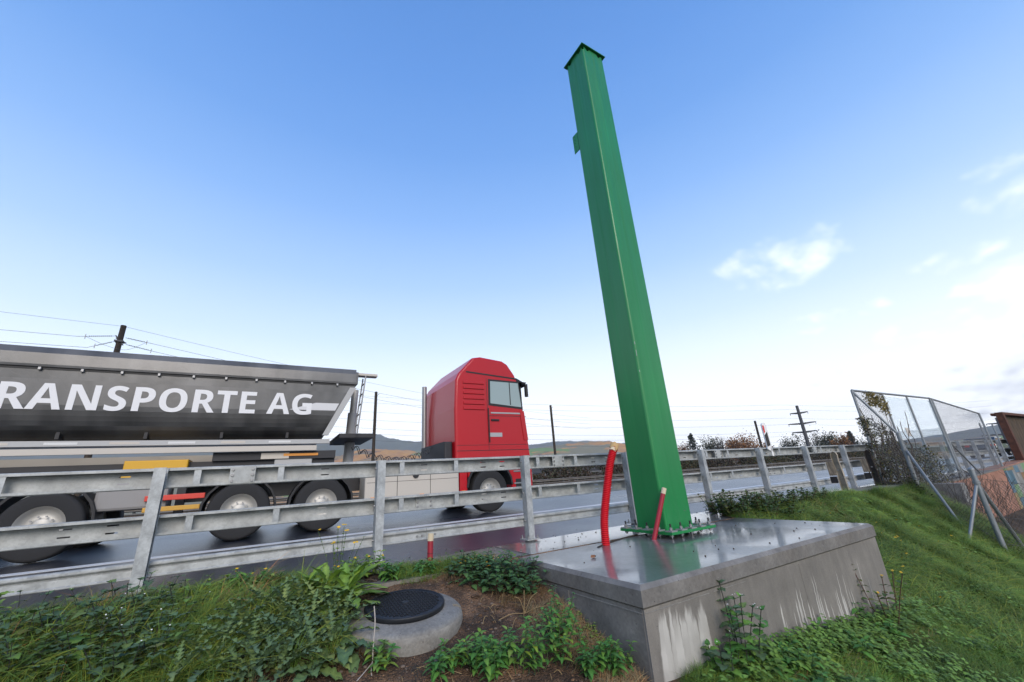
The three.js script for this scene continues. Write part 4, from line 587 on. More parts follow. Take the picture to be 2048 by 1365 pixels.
{ // hedge in the median, with the median barrier
  const t = thing('median_hedge', 'long ragged hedge of brown and dark green shrubs in the median', 'hedge'), r = rng(61);
  const o = cards(r, 60000, (r) => { const x = 8 + 105 * Math.pow(r(), 1.35), h = 1.15 * (0.45 + 1.0 * fbm3(x * 0.35, 1, 1, 3)), y = r(); if (fbm3(x * 0.9, y * 2.2, 6, 3) < 0.4 && y > 0.35) return null; return V(x, 0.45 + y * h * 1.15, -16.6 + 0.9 * (r() - 0.5)); }, 0.15, undefined, (r, p) => vary(r, fbm3(p.x * 0.25, 4, 2, 2) > 0.5 ? pick(r, [[0.055, 0.04, 0.028], [0.08, 0.05, 0.03], [0.05, 0.055, 0.02]]) : pick(r, [[0.04, 0.06, 0.018], [0.06, 0.05, 0.02], [0.09, 0.065, 0.02]])));
  part('foliage', cardGeo(o), M.leafV, t).userData.kind = 'stuff';
  const st = []; for (let i = 0; i < 260; i++) { const x = 8 + 105 * Math.pow(r(), 1.35); st.push(rod([x, 0.4, -16.6], [x + (r() - 0.5) * 0.6, 0.9 + 0.6 * r(), -16.6 + (r() - 0.5) * 0.6], 0.014, 0.006, 4, false)); } part('stems', merge(st), M.twig, t).userData.kind = 'stuff';
  const g = thing('median_barrier', 'weathered double guardrail in front of the median hedge', 'guardrail');
  for (const y of [0.36, 0.56]) part('rail', exX([[-15.9, y], [-15.84, y + 0.03], [-15.9, y + 0.07], [-15.84, y + 0.11], [-15.9, y + 0.14], [-15.98, y + 0.07]], -60, 160), M.concreteOld, g);
  const pg = box(-0.05, 0.05, 0.3, 0.72, -16.06, -15.985); for (let i = 0; i < 40; i++) part('post', pg, M.pipe, g).position.x = -40 + i * 4;
}

// ---------------------------------------------------------------- distance: poles, wires, trees, building, hills
M.poleWood = std(lin(0.1, 0.085, 0.07), 0.9, { map: rep(T.wood, 1) });
M.steelDark = std(lin(0.07, 0.07, 0.075), 0.7, { metalness: 0.3 });
M.wireFar = std(lin(0.1, 0.1, 0.11), 0.7);
const sag = (a, b, s, n = 14) => Array.from({ length: n + 1 }, (_, i) => { const t = i / n, p = V(...a).lerp(V(...b), t); p.y -= s * 4 * t * (1 - t); return p; });
const wireGrp = 'overhead wires';
function line(a, b, s, r, label) { solo('overhead_wire', tube(sag(a, b, s), r, 16, 4), M.wireFar, label, 'wire'); }
const PL = V(-11.69, 0, -38.43);
{
  const t = thing('utility_pole', 'wooden power pole with insulator strings above the grey trailer', 'utility pole', [PL.x, lowY, PL.z]);
  const h = 15.26 - lowY; part('pole', rod([0, 0, 0], [0, h, 0], 0.24, 0.19, 14), M.poleWood, t);
  part('bracket', merge([box(-0.28, 0.28, h - 1.5, h - 1.36, -0.28, 0.28), rod([-0.3, h - 0.95, 0.1], [0.3, h - 1.75, 0.1], 0.05, 0.05, 6), rod([-0.3, h - 1.1, -0.1], [0.42, h - 1.5, -0.1], 0.05, 0.05, 6)]), M.steelDark, t);
  const ins = (a, b) => { const A = V(...a), B = V(...b), L = [rod(a, b, 0.018, 0.018, 6)]; for (let i = 2; i < 14; i++) { const p = A.clone().lerp(B, i / 15), q = A.clone().lerp(B, i / 15 + 0.02); L.push(rod(p, q, 0.06, 0.045, 8)); } part('insulator', merge(L), M.steelDark, t); const d = B.clone().sub(A).normalize(), e = B.clone().addScaledVector(d, 0.45); part('yoke', merge([rod(B, e, 0.02, 0.02, 5), rod(B.clone().add(V(0, 0.18, 0)), B.clone().add(V(0, -0.2, 0)), 0.03, 0.03, 5)]), M.bolt, t); return e.add(t.position); };
  const e1 = ins([-0.3, h - 1.0, 0.1], [-1.9, h - 1.4, 0.6]), e2 = ins([-0.25, h - 1.55, 0.3], [-1.25, h - 2.1, 0.5]), e3 = ins([0.3, h - 1.05, 0], [1.6, h - 1.15, -0.5]), e4 = ins([0.4, h - 1.6, -0.1], [2.0, h - 1.85, -0.55]);
  const arr = (v) => [v.x, v.y, v.z];
  line([-11.69, 15.2, -38.43], [-60, 13.4, -22], 0.6, 0.011, 'thin top wire running off from the insulator pole over the trailer');
  line(arr(e1), [-60, 11.0, -22.3], 0.5, 0.014, 'upper conductor leaving the insulator pole over the trailer tail'); line(arr(e2), [-60, 10.0, -22.6], 0.5, 0.014, 'lower conductor leaving the insulator pole over the trailer tail');
  line([-11.69, 15.2, -38.43], [60, 12.5, -62], 1.2, 0.012, 'thin top wire from the insulator pole towards the truck cab'); line(arr(e3), [60, 11.2, -62], 1.2, 0.015, 'upper conductor from the insulator pole towards the truck cab'); line(arr(e4), [60, 10.2, -62], 1.3, 0.015, 'lower conductor from the insulator pole towards the truck cab');
  const J = tube([[-1.9, h - 1.4, 0.6], [-0.6, h - 2.0, 0.5], [0.5, h - 2.1, 0], [1.6, h - 1.15, -0.5]], 0.012, 16, 4); part('jumper_wire', J, M.wireFar, t);
}
for (const [x, top, z, r0, label] of [[12.99, 14.48, -55.6, 0.2, 'slim wooden pole standing behind the gap between trailer and cab'], [44.63, 13.46, -55.25, 0.21, 'slim wooden pole standing between the truck cab and the green column'], [83.65, 8.8, -40, 0.2, 'slim dark pole beside the white delineator'], [108.24, 5.53, -33.8, 0.2, 'short dark pole near the ivy-covered fence']]) {
  const t = thing('telephone_pole', label, 'pole', [x, lowY, z]); part('pole', rod([0, 0, 0], [0, top - lowY, 0], r0 * 1.25, r0, 10), M.poleWood, t); part('pole_cap', rod([0, top - lowY, 0], [0, top - lowY + 0.08, 0], r0 * 1.05, r0 * 0.8, 10), M.steelDark, t); part('pin', rod([r0, top - lowY - 0.5, 0], [r0 + 0.25, top - lowY - 0.2, 0], 0.03, 0.03, 5), M.steelDark, t);
}
function pylon(x, top, z, yaw, arms, label) {
  const t = thing('pylon', label, 'pylon', [x, lowY, z], yaw), h = top - lowY; part('mast', rod([0, 0, 0], [0, h, 0], 0.5, 0.3, 8), M.steelDark, t);
  for (const [y, w] of arms) { const q = exZ([[-w, h - y], [-w * 0.9, h - y - 0.1], [0, h - y - 0.35], [w * 0.9, h - y - 0.1], [w, h - y], [w * 0.85, h - y + 0.12], [0, h - y + 0.1], [-w * 0.85, h - y + 0.12]], -0.15, 0.15); part('cross_arm', q, M.steelDark, t); for (const s of [-1, 1]) part('insulator', rod([s * w * 0.93, h - y, 0], [s * w * 0.93, h - y - 0.5, 0], 0.06, 0.06, 6), M.steelDark, t); }
}
pylon(109.9, 13.4, -43.3, -1.15, [[1.7, 1.9], [4.2, 2.9], [6.2, 2.6]], 'dark power pylon with three cross arms behind the guardrail');
pylon(167.8, 8.2, -22.2, -1.35, [[1.4, 2.4], [4.3, 4.2], [7.2, 3.2]], 'distant dark pylon beyond the mesh fence beside the rusty screen');
{
  const r = rng(91); let k = 0; const words = ['topmost', 'second', 'third', 'fourth', 'fifth', 'sixth', 'lowest'];
  for (const y of [16.5, 15, 13.2, 11.4, 9.8, 8.6, 7.4]) { const w = words[k++]; line([-30, y + 9.2, -100], [110, y - 2.2 + 0.0, -45 - (k % 2) * 2], 2.6, 0.017, w + ' of the wires strung between the cab and the pylon'); line([110, y - 2.2, -45 - (k % 2) * 2], [168, y - 3.6, -22], 0.9, 0.015, w + ' of the wires from the pylon towards the mesh fence'); }
}
function tree(name, label, x, top, z, kind, w, seed, group) {
  const r = rng(seed), t = thing(name, label, 'tree', [x, lowY, z], r() * 6, group), h = top - lowY, L = [rod([0, 0, 0], [0, h * (kind === 'conifer' ? 0.97 : 0.55), 0], h * 0.022 + 0.05, kind === 'conifer' ? 0.03 : h * 0.012, 7)];
  const pal = { conifer: [[0.022, 0.036, 0.02], [0.03, 0.045, 0.022], [0.018, 0.03, 0.02]], orange: [[0.3, 0.13, 0.03], [0.22, 0.09, 0.025], [0.36, 0.17, 0.04], [0.16, 0.08, 0.03]], dull: [[0.07, 0.08, 0.035], [0.05, 0.06, 0.03], [0.09, 0.075, 0.035]], bare: [[0.13, 0.11, 0.09], [0.1, 0.09, 0.08]] }[kind];
  const tips = [];
  if (kind === 'conifer') for (let i = 0; i < 90; i++) { const f = 0.1 + 0.88 * i / 90, a = i * 2.4, R2 = w * (1 - f) * (0.75 + 0.4 * r()) + 0.1; const b = V(0, h * f, 0), e = V(R2 * Math.cos(a), h * f - R2 * 0.25, R2 * Math.sin(a)); L.push(rod(b, e, 0.04, 0.012, 4, false)); tips.push([b, e, R2]); }
  else for (let i = 0; i < (kind === 'bare' ? 90 : 54); i++) { const a = i * 2.4, f = 0.25 + 0.35 * r(), el = 0.25 + 1.2 * r(), len = w * (0.7 + 0.5 * r()) * (0.65 + 0.45 * Math.sin(el)); const b = V(0, h * f, 0), e = V(len * Math.cos(el) * Math.cos(a), Math.min(h, h * f + len * Math.sin(el) * (h * 0.5 / w)), len * Math.cos(el) * Math.sin(a)); L.push(rod(b, e, 0.07, 0.02, 4, false)); tips.push([b.clone().lerp(e, 0.45), e, len * 0.28]); if (kind === 'bare') for (let k = 0; k < 5; k++) { const p = b.clone().lerp(e, 0.4 + 0.55 * r()); L.push(rod(p, p.clone().add(V((r() - 0.5) * 1.3, 0.7 * r(), (r() - 0.5) * 1.3)), 0.025, 0.01, 3, false)); } }
  part('trunk', merge(L), M.twig, t);
  const n = kind === 'bare' ? 700 : kind === 'conifer' ? 3600 : 4200;
  const o = cards(r, n, (r) => { const [b, e, q] = pick(r, tips), s = r(); const p = b.clone().lerp(e, s), m = kind === 'conifer' ? 0.16 * q + 0.05 : q * (0.5 + 0.6 * s); return p.add(V((r() + r() - 1) * m, (r() + r() - 1) * m * (kind === 'conifer' ? 0.5 : 0.9), (r() + r() - 1) * m)); }, kind === 'conifer' ? 0.34 : 0.4, undefined, (r) => vary(r, pick(r, pal)));
  part('crown', cardGeo(o), M.leafV, t).userData.kind = 'stuff';
}
[[97.4, 9.8, -65.1, 'conifer', 7.5, 'dark pointed spruce just past the green column'], [108.2, 9.0, -67.1, 'dull', 4.6, 'dull green rounded tree next to the pointed spruce'], [105.6, 8.2, -61.9, 'bare', 4.2, 'pale leafless tree between the dull green and orange trees'], [98.7, 6.5, -54, 'orange', 4.2, 'smaller rust-orange tree nearest the bare tree'], [102.7, 7.4, -53, 'orange', 6.0, 'largest rust-orange tree behind the slim dark pole'], [115.1, 6.4, -55.3, 'conifer', 8, 'low dark conifer behind the white delineator'], [112.8, 6.4, -48.8, 'dull', 5.0, 'low dark green tree between delineator and pylon'], [124.2, 7.6, -47.8, 'bare', 6.0, 'wide greyish bare tree behind the pylon mast'], [120.7, 6.4, -43.2, 'dull', 4.4, 'dull green tree just past the pylon'], [112.3, 5.6, -37.3, 'orange', 3.0, 'rust-orange tree between the pylon and the ivy'], [120.4, 6.8, -38.5, 'conifer', 5, 'thin pale conifer beside the short dark pole'], [96.1, 7.2, -66.9, 'orange', 2.6, 'small orange bush touching the edge of the green column'], [141.7, 5.2, -44.3, 'dull', 5, 'far dull tree seen close to the ivy fence']].forEach(([x, y, z, k, w, l], i) => tree({ conifer: 'conifer', orange: 'autumn_tree', dull: 'broadleaf_tree', bare: 'bare_tree' }[k], l, x, y, z, k, w, 300 + i, 'trees beyond the road'));
{
  const t = thing('warehouse', 'long low dark warehouse roof beyond the road between cab and column', 'building', [74, lowY, -86], 0.35);
  part('wall', box(-30, 30, 0, 6.6, -10, 10), std(lin(0.16, 0.16, 0.165), 0.8), t); part('roof', cbox(-30.4, 30.4, 6.6, 8.6, -10.4, 10.4, 0.3), std(lin(0.075, 0.078, 0.085), 0.7), t);
  for (let i = 0; i < 12; i++) part('window', box(-28 + i * 4.8, -25 + i * 4.8, 5.0, 6.2, 10.0, 10.06), M.glass, t);
}
// hills: broad terrain strips with woods and fields
function hills(name, a0, a1, na, r0, r1, nr, elev, colour) {
  const p = [], c = [], id = [];
  for (let j = 0; j <= nr; j++) for (let i = 0; i <= na; i++) {
    const az = mix(a0, a1, i / na) * R, t = j / nr, r = mix(r0, r1, t), x = r * Math.cos(az), z = -r * Math.sin(az), pk = Math.tan(elev(az / R) * R) * mix(r0, r1, 0.72);
    const n = fbm3(x / 230, z / 230, 1, 5) - 0.5, y = lowY + pk * sstep(0, 0.72, t) * (1 + 0.5 * n) + (t > 0.02 ? 6 * (fbm3(x / 12, z / 12, 5, 2) - 0.5) * sstep(0, 0.15, t) : 0) * (colour(x, 0, z, t, true) ? 1 : 0.1);
    p.push(x, y, z); c.push(...colour(x, y, z, t));
  }
  for (let j = 0; j < nr; j++) for (let i = 0; i < na; i++) { const a = j * (na + 1) + i, b = a + 1, q = a + na + 1, d = q + 1; id.push(a, b, q, b, d, q); }
  const g = new THREE.BufferGeometry(); g.setAttribute('position', new THREE.Float32BufferAttribute(p, 3)); g.setAttribute('color', new THREE.Float32BufferAttribute(c, 3)); g.setIndex(id); g.computeVertexNormals(); struct(name, g, std(0xffffff, 0.95, { vertexColors: true }));
}
{
  const wood = (x, z) => fbm3(x / 150 + 3, z / 150, 7, 4);
  const nearC = (x, y, z, t, isWood) => { const w = wood(x, z) > 0.43; if (isWood) return w; if (!w) { const f = fbm3(x / 85, z / 85, 12, 2); return f > 0.52 ? [0.14, 0.22, 0.05] : [0.2, 0.17, 0.09]; } const k = fbm3(x / 9, z / 9, 21, 2), a = fbm3(x / 70, z / 70, 2, 3); return a > 0.47 ? [0.34 + 0.2 * k, 0.15 + 0.12 * k, 0.06] : k > 0.5 ? [0.3, 0.19, 0.08] : [0.15 + 0.08 * k, 0.11, 0.06]; };
  const farC = (x, y, z, t, isWood) => { if (isWood) return true; const k = fbm3(x / 22, z / 22, 31, 2); return [0.045 + 0.04 * k, 0.05 + 0.03 * k, 0.03]; };
  const eN = (a) => lerpT([[-25, 1.6], [-8, 1.5], [4, 1.4], [12, 1.2], [20, 0.7], [30, 0.9], [38, 2.4], [46, 4.2], [52, 4.3], [60, 4.0], [68, 4.6], [74, 4.9], [79, 5.1], [84, 4.0], [92, 3.8], [110, 4.2], [140, 4]], a)[0];
  const eF = (a) => lerpT([[-25, 2.2], [-5, 2.2], [2, 2.2], [8, 1.9], [14, 1.4], [24, 0.8], [34, 1.4], [44, 3.8], [56, 4.6], [64, 5.4], [70, 6.2], [74, 5.9], [78, 6.6], [82, 7.0], [88, 6.4], [100, 5.5], [140, 5]], a)[0];
  hills('wooded_hills', -25, 130, 900, 420, 1050, 120, eN, nearC);
  hills('distant_hills', -25, 130, 500, 1350, 2500, 60, eF, farC);
}

// ---------------------------------------------------------------- vegetation on the verge
function leafGeo({ L = 0.06, W = 0.02, segs = 6, prof, fold = 0.25, droop = 0.25, serr = 0, lobes = 0, wave = 0, rib = [1.5, 1.35, 1.3], seed = 1 }) {
  const p = [], c = [], id = []; const n = lobes ? lobes * 2 : segs;
  for (let i = 0; i <= n; i++) {
    const t = i / n; let w = W * prof(t); let fx = 0;
    if (lobes) { if (i % 2 === 0 && i > 0 && i < n) { w *= 0.2; } else if (i < n) fx = 0.03 * L; } else if (serr && i > 0 && i < n) { w *= 1 + (i % 2 ? serr : -serr); }
    const y = -droop * L * t * t + 0.12 * L * t, wv = wave * Math.sin(i * 1.9 + seed) * W;
    p.push(t * L + fx, y + fold * w + wv, w, t * L, y, 0, t * L + fx, y + fold * w - wv, -w);
    c.push(1, 1, 1, ...rib, 1, 1, 1);
  }
  for (let i = 0; i < n; i++) for (let k = 0; k < 2; k++) { const a = i * 3 + k, b = a + 1, d = a + 3, e = a + 4; id.push(a, d, b, b, d, e); }
  const g = new THREE.BufferGeometry(); g.setAttribute('position', new THREE.Float32BufferAttribute(p, 3)); g.setAttribute('color', new THREE.Float32BufferAttribute(c, 3)); g.setIndex(id); g.computeVertexNormals(); return g;
}
const lanc = (t) => Math.pow(Math.sin(Math.PI * Math.pow(clamp(t, 0.001, 1), 0.72)), 0.9), ovate = (t) => (t < 0.001 ? 0.15 : Math.pow(Math.sin(Math.PI * Math.pow(t, 0.5)), 0.8)) * (1 - 0.12 * t), spoon = (t) => 0.14 + 0.86 * Math.pow(Math.sin(Math.PI * Math.pow(clamp(t, 0, 1), 1.45)), 0.85) * (t < 0.99 ? 1 : 0), strapL = (t) => t < 0.15 ? 0.4 + 4 * t : Math.pow(1 - (t - 0.15) / 0.85, 0.7);
const greenMat = (r, g, b, rough = 0.7) => phy(lin(r, g, b), rough, { vertexColors: true, specularIntensity: 0.45, transmission: 0.22, thickness: 0, side: THREE.DoubleSide });
const LM = {
  dark: [greenMat(0.075, 0.14, 0.065), greenMat(0.09, 0.16, 0.065), greenMat(0.06, 0.115, 0.058), greenMat(0.12, 0.19, 0.055)],
  thistle: [greenMat(0.085, 0.14, 0.065), greenMat(0.07, 0.12, 0.06), greenMat(0.1, 0.16, 0.065), greenMat(0.13, 0.18, 0.06)],
  fresh: [greenMat(0.131, 0.232, 0.032), greenMat(0.105, 0.202, 0.037), greenMat(0.175, 0.279, 0.037), greenMat(0.149, 0.248, 0.053)],
  mint: [greenMat(0.061, 0.186, 0.037), greenMat(0.079, 0.217, 0.037), greenMat(0.052, 0.155, 0.037), greenMat(0.114, 0.248, 0.042)],
  shrub: [greenMat(0.052, 0.132, 0.042), greenMat(0.070, 0.155, 0.047), greenMat(0.044, 0.109, 0.037)],
  bramble: [greenMat(0.052, 0.109, 0.023), greenMat(0.079, 0.139, 0.026), greenMat(0.044, 0.085, 0.026), greenMat(0.105, 0.124, 0.032)],
  yellow: [greenMat(0.700, 0.403, 0.021), greenMat(0.560, 0.372, 0.032), greenMat(0.700, 0.310, 0.032)],
};
const stemM = { green: std(lin(0.06, 0.1, 0.035), 0.7), dark: std(lin(0.035, 0.035, 0.03), 0.8), red: std(lin(0.1, 0.05, 0.035), 0.8), straw: std(lin(0.3, 0.21, 0.1), 0.9), grey: std(lin(0.42, 0.38, 0.34), 0.9) };
const petalM = { yellow: std(lin(0.75, 0.45, 0.01), 0.6), white: std(lin(0.75, 0.75, 0.72), 0.6), bud: std(lin(0.35, 0.38, 0.05), 0.7) };
const G = {
  heart: [1, 2, 3].map((s) => leafGeo({ L: 0.062, W: 0.026, segs: 8, prof: ovate, serr: 0.13, fold: 0.2, droop: 0.3, wave: 0.08, seed: s })),
  thistle: [1, 2, 3].map((s) => leafGeo({ L: 0.3, W: 0.04, lobes: 8, prof: (t) => 0.25 + 0.75 * Math.sin(Math.PI * Math.min(0.98, t * 0.9 + 0.08)), fold: 0.45, droop: 0.35 + 0.1 * s, wave: 0.25, rib: [2.2, 2.0, 1.8], seed: s })),
  sow: [1, 2, 3].map((s) => leafGeo({ L: 0.25, W: 0.036, segs: 12, prof: spoon, serr: 0.16, fold: 0.3, droop: 0.25 + 0.15 * s, wave: 0.1, rib: [2, 1.8, 1.7], seed: s })),
  dock: [1, 2].map((s) => leafGeo({ L: 0.2, W: 0.045, segs: 14, prof: (t) => Math.pow(Math.sin(Math.PI * Math.pow(clamp(t, 0.01, 1), 0.85)), 0.6), serr: 0.06, fold: 0.25, droop: 0.5, wave: 0.22, rib: [1.9, 1.7, 1.5], seed: s })),
  mint: [1, 2].map((s) => leafGeo({ L: 0.058, W: 0.0145, segs: 6, prof: lanc, serr: 0.05, fold: 0.25, droop: 0.5, seed: s })),
  small: [1, 2].map((s) => leafGeo({ L: 0.04, W: 0.013, segs: 5, prof: lanc, fold: 0.25, droop: 0.35, seed: s })),
};
const flowerG = (() => { const L = []; for (let i = 0; i < 9; i++) { const g = new THREE.PlaneGeometry(0.011, 0.006); g.rotateX(-Math.PI / 2); g.translate(0.008, 0, 0); g.rotateZ(0.35); g.rotateY(i * 0.7); L.push(g); } L.push(new THREE.SphereGeometry(0.004, 8, 5)); return merge(L); })();
const tinyFlower = (() => { const L = []; for (let i = 0; i < 5; i++) { const g = new THREE.PlaneGeometry(0.007, 0.004); g.rotateX(-Math.PI / 2); g.translate(0.004, 0, 0); g.rotateZ(0.5); g.rotateY(i * 1.257); L.push(g); } return merge(L); })();
const E3 = new THREE.Euler();
function leafAt(parent, geo, mat, p, yaw, pitch, roll, s) { const m = part('leaf', geo, mat, parent); m.position.copy(p); m.rotation.set(roll, yaw, pitch, 'YZX'); m.scale.setScalar(s); return m; }
function stalks(o) { // stems with opposite leaves
  const r = rng(o.seed), t = thing(o.name, o.label, o.cat || 'plant', [o.x, ground(o.x, o.z) - 0.01, o.z], 0, o.group), st = [], fl = []; let count = 0;
  for (let i = 0; i < o.n; i++) {
    const a = i / o.n * 6.283 + r(), sp = o.spread * Math.sqrt(r()), b = V(sp * Math.cos(a), 0, sp * Math.sin(a)); b.y = ground(o.x + b.x, o.z + b.z) - ground(o.x, o.z);
    const h = o.h * (0.65 + 0.5 * r()), ln = o.lean * (0.4 + r()), e = b.clone().add(V(Math.cos(a) * ln * h, h, Math.sin(a) * ln * h + 0.1 * h)), mid = b.clone().lerp(e, 0.5).add(V(0, 0.1 * h, 0)), cv = new THREE.QuadraticBezierCurve3(b, mid, e);
    st.push(new THREE.TubeGeometry(cv, 5, o.stem || 0.003, 5, false));
    const nodes = Math.round(o.nodes * (0.8 + 0.4 * r())); let ya = r() * 6;
    for (let k = 0; k < nodes && count < 290; k++) {
      const f = mix(o.from ?? 0.15, 1, (k + 0.5 * r()) / Math.max(1, nodes - 0.5)), q = cv.getPoint(Math.min(1, f)); ya += 1.57 + 0.4 * (r() - 0.5);
      const topness = f, s = o.scale * (0.75 + 0.5 * r()) * (1 - 0.45 * Math.pow(topness, 4));
      for (const d of o.single ? [0] : [0, Math.PI]) { leafAt(t, pick(r, o.geos), pick(r, o.mats), q, ya + d + 0.3 * (r() - 0.5), (o.pitch ?? 0.15) + 0.5 * (r() - 0.5) + 0.5 * Math.pow(topness, 5), 0.5 * (r() - 0.5), s); count++; }
    }
    if (o.flower && r() < o.flowerP) for (let k = 0; k < (o.flowerN || 2); k++) fl.push([e.clone().add(V((r() - 0.5) * 0.03, 0.006 + 0.012 * r(), (r() - 0.5) * 0.03)), r() * 6, r() - 0.5]);
  }
  part('stems', merge(st), o.stemMat || stemM.green, t).userData.kind = 'stuff';
  for (const [p, y, z] of fl) { const m = part('flower', o.flowerG || flowerG, o.flower, t); m.position.copy(p); m.rotation.set(z * 0.8 + 0.3, y, z * 0.6); m.scale.setScalar(o.flowerS || 1); }
  return t;
}
function rosette(o) {
  const r = rng(o.seed), t = thing(o.name, o.label, 'plant', [o.x, ground(o.x, o.z) - 0.005, o.z], r() * 6, o.group), n = o.n;
  for (let i = 0; i < n; i++) { const f = i / n, m = leafAt(t, pick(r, o.geos), pick(r, o.mats), V(0.01 * Math.cos(i * 2.4), 0.015 + o.lift * f, 0.01 * Math.sin(i * 2.4)), i * 2.4 + 0.3 * r(), mix(o.p0, o.p1, f) + 0.25 * (r() - 0.5), 0.4 * (r() - 0.5), o.scale * (0.7 + 0.5 * r()) * (1 - 0.35 * f)); }
  part('crown', new THREE.ConeGeometry(0.012, 0.05 + o.lift, 8).translate(0, 0.02, 0), stemM.green, t); return t;
}
{
  const r = rng(500); let k = 0;
  // toothed dark weeds, lower corner below the first guardrail post
  for (const [x, z] of [[-1.07, 1.04], [-1.0, 0.88], [-0.87, 0.68], [-0.75, 0.55], [-0.76, 1.22], [-0.57, 1.2], [-1.29, 0.6], [-0.52, 1.0], [-1.08, 1.24], [-0.89, 1.32], [-0.58, 1.42], [-0.5, 1.25], [-1.2, 0.85], [-0.72, 0.9], [-0.62, 0.75], [-1.38, 0.95], [-0.4, 0.82], [-1.3, 1.2], [-0.9, 1.08], [-0.7, 1.06], [-0.46, 1.42]])
    stalks({ name: 'toothed_weed', label: 'dark green weed with toothed leaves in the patch below the first guardrail post', group: 'toothed weeds below the first post', x, z, n: 6, spread: 0.09, h: 0.25, lean: 0.4, nodes: 3, geos: G.heart, mats: k % 4 ? LM.dark : LM.bramble.concat(LM.fresh[1]), scale: 1.0 + 0.4 * r(), pitch: 0.02, from: 0.45, stemMat: stemM.dark, stem: 0.002, flower: petalM.white, flowerG: tinyFlower, flowerP: 0.22, flowerN: 1, flowerS: 0.7, seed: 510 + k++ });
  for (const [x, z] of [[-0.25, 1.42], [-0.1, 1.38], [0.06, 1.52], [0.23, 1.5], [0.39, 1.66], [-0.01, 1.25], [0.23, 1.24], [0.41, 1.31], [0.55, 1.3], [0.1, 1.05], [0.36, 1.06], [-0.14, 1.58], [0.23, 1.7], [0.51, 1.62], [0.12, 1.38], [0.34, 1.44], [-0.3, 1.6], [0.08, 1.7], [0.48, 1.46], [0.25, 1.12], [0.46, 1.16], [-0.06, 1.14], [0.62, 1.42]])
    rosette({ name: 'thistle', label: 'grey-green spiny thistle rosette in the mass beside the manhole', group: 'thistles beside the manhole', x, z, n: 11 + Math.floor(4 * r()), geos: G.thistle, mats: LM.thistle, scale: 0.95, lift: 0.1, p0: 0.25, p1: 1.3, seed: 560 + k++ });
  for (const [x, z, s, label] of [[0.66, 1.14, 1, 'bright green sow-thistle with broad leaves hugging the manhole ring'], [0.74, 1.02, 1.05, 'tallest bright sow-thistle behind the manhole cover'], [0.55, 0.93, 0.85, 'bright sow-thistle nearest the kerb beside the thistles'], [0.42, 0.86, 0.7, 'small bright sow-thistle at the far edge of the thistles']])
    rosette({ name: 'sow_thistle', label, x, z, n: 17, geos: G.sow, mats: LM.fresh, scale: s * 1.4, lift: 0.08, p0: 0.2, p1: 1.25, seed: 620 + k++ });
  for (const [x, z, label] of [[0.4, 1.76, 'crinkled dock rosette at the lower edge of the thistles'], [0.6, 1.66, 'dark crinkled dock rosette in front of the manhole ring']]) rosette({ name: 'dock_plant', label, x, z, n: 11, geos: G.dock, mats: LM.dark, scale: 1.3, lift: 0.03, p0: 0.0, p1: 0.7, seed: 640 + k++ });
  for (const [x, z, s] of [[1.83, 1.02, 0.8], [1.8, 1.25, 1], [1.94, 1.36, 1], [2.07, 1.46, 1.1], [2.2, 1.44, 1], [2.06, 1.18, 1], [2.24, 1.27, 1], [1.95, 1.1, 0.9], [2.15, 1.32, 1.1], [1.7, 1.12, 0.8]])
    stalks({ name: 'nettle_shrub', label: 'blue-green small-leaved nettle clump between manhole and concrete block', group: 'nettle clumps by the block', x, z, n: 8, spread: 0.1, h: 0.2 * s, lean: 0.5, nodes: 4, geos: G.small, mats: LM.shrub, scale: 1.9, pitch: 0.05, stemMat: stemM.dark, stem: 0.0018, seed: 660 + k++ });
  for (const [x, z, s, n] of [[1.23, 2.04, 0.55, 3], [1.33, 2.1, 0.6, 4], [1.49, 2.17, 0.7, 4], [1.61, 2.25, 0.9, 4], [1.73, 2.26, 1.0, 4], [2.02, 2.1, 1.05, 5], [1.9, 2.26, 1.0, 4], [2.02, 2.42, 0.75, 4], [2.17, 2.46, 0.7, 4], [1.44, 1.98, 0.4, 2], [2.24, 2.5, 0.7, 3], [1.11, 2.08, 0.5, 3], [0.78, 1.85, 0.4, 3], [1.4, 2.24, 0.7, 4]])
    stalks({ name: 'mercury_plant', label: 'bright green upright weed with pointed leaves in front of the concrete block corner', group: 'upright weeds by the block corner', x, z, n: n + 1, spread: 0.055, h: 0.31 * s, lean: 0.25, nodes: 8, geos: G.mint, mats: k % 3 ? LM.mint : LM.mint.concat(LM.fresh), scale: 1.15, pitch: 0.1, stem: 0.0028, from: 0.2, seed: 690 + k++ });
  for (const [x, z, s, label] of [[2.3, 1.98, 0.6, 'low trailing weed at the foot of the block side face'], [2.27, 2.2, 0.7, 'yellowish trailing weed along the block side face'], [2.3, 2.38, 0.7, 'trailing weed nearest the block corner']]) stalks({ name: 'trailing_weed', label, x, z, n: 9, spread: 0.1, h: 0.13 * s, lean: 0.8, nodes: 6, geos: G.small, mats: LM.fresh, scale: 0.8, stem: 0.0015, seed: 720 + k++ });
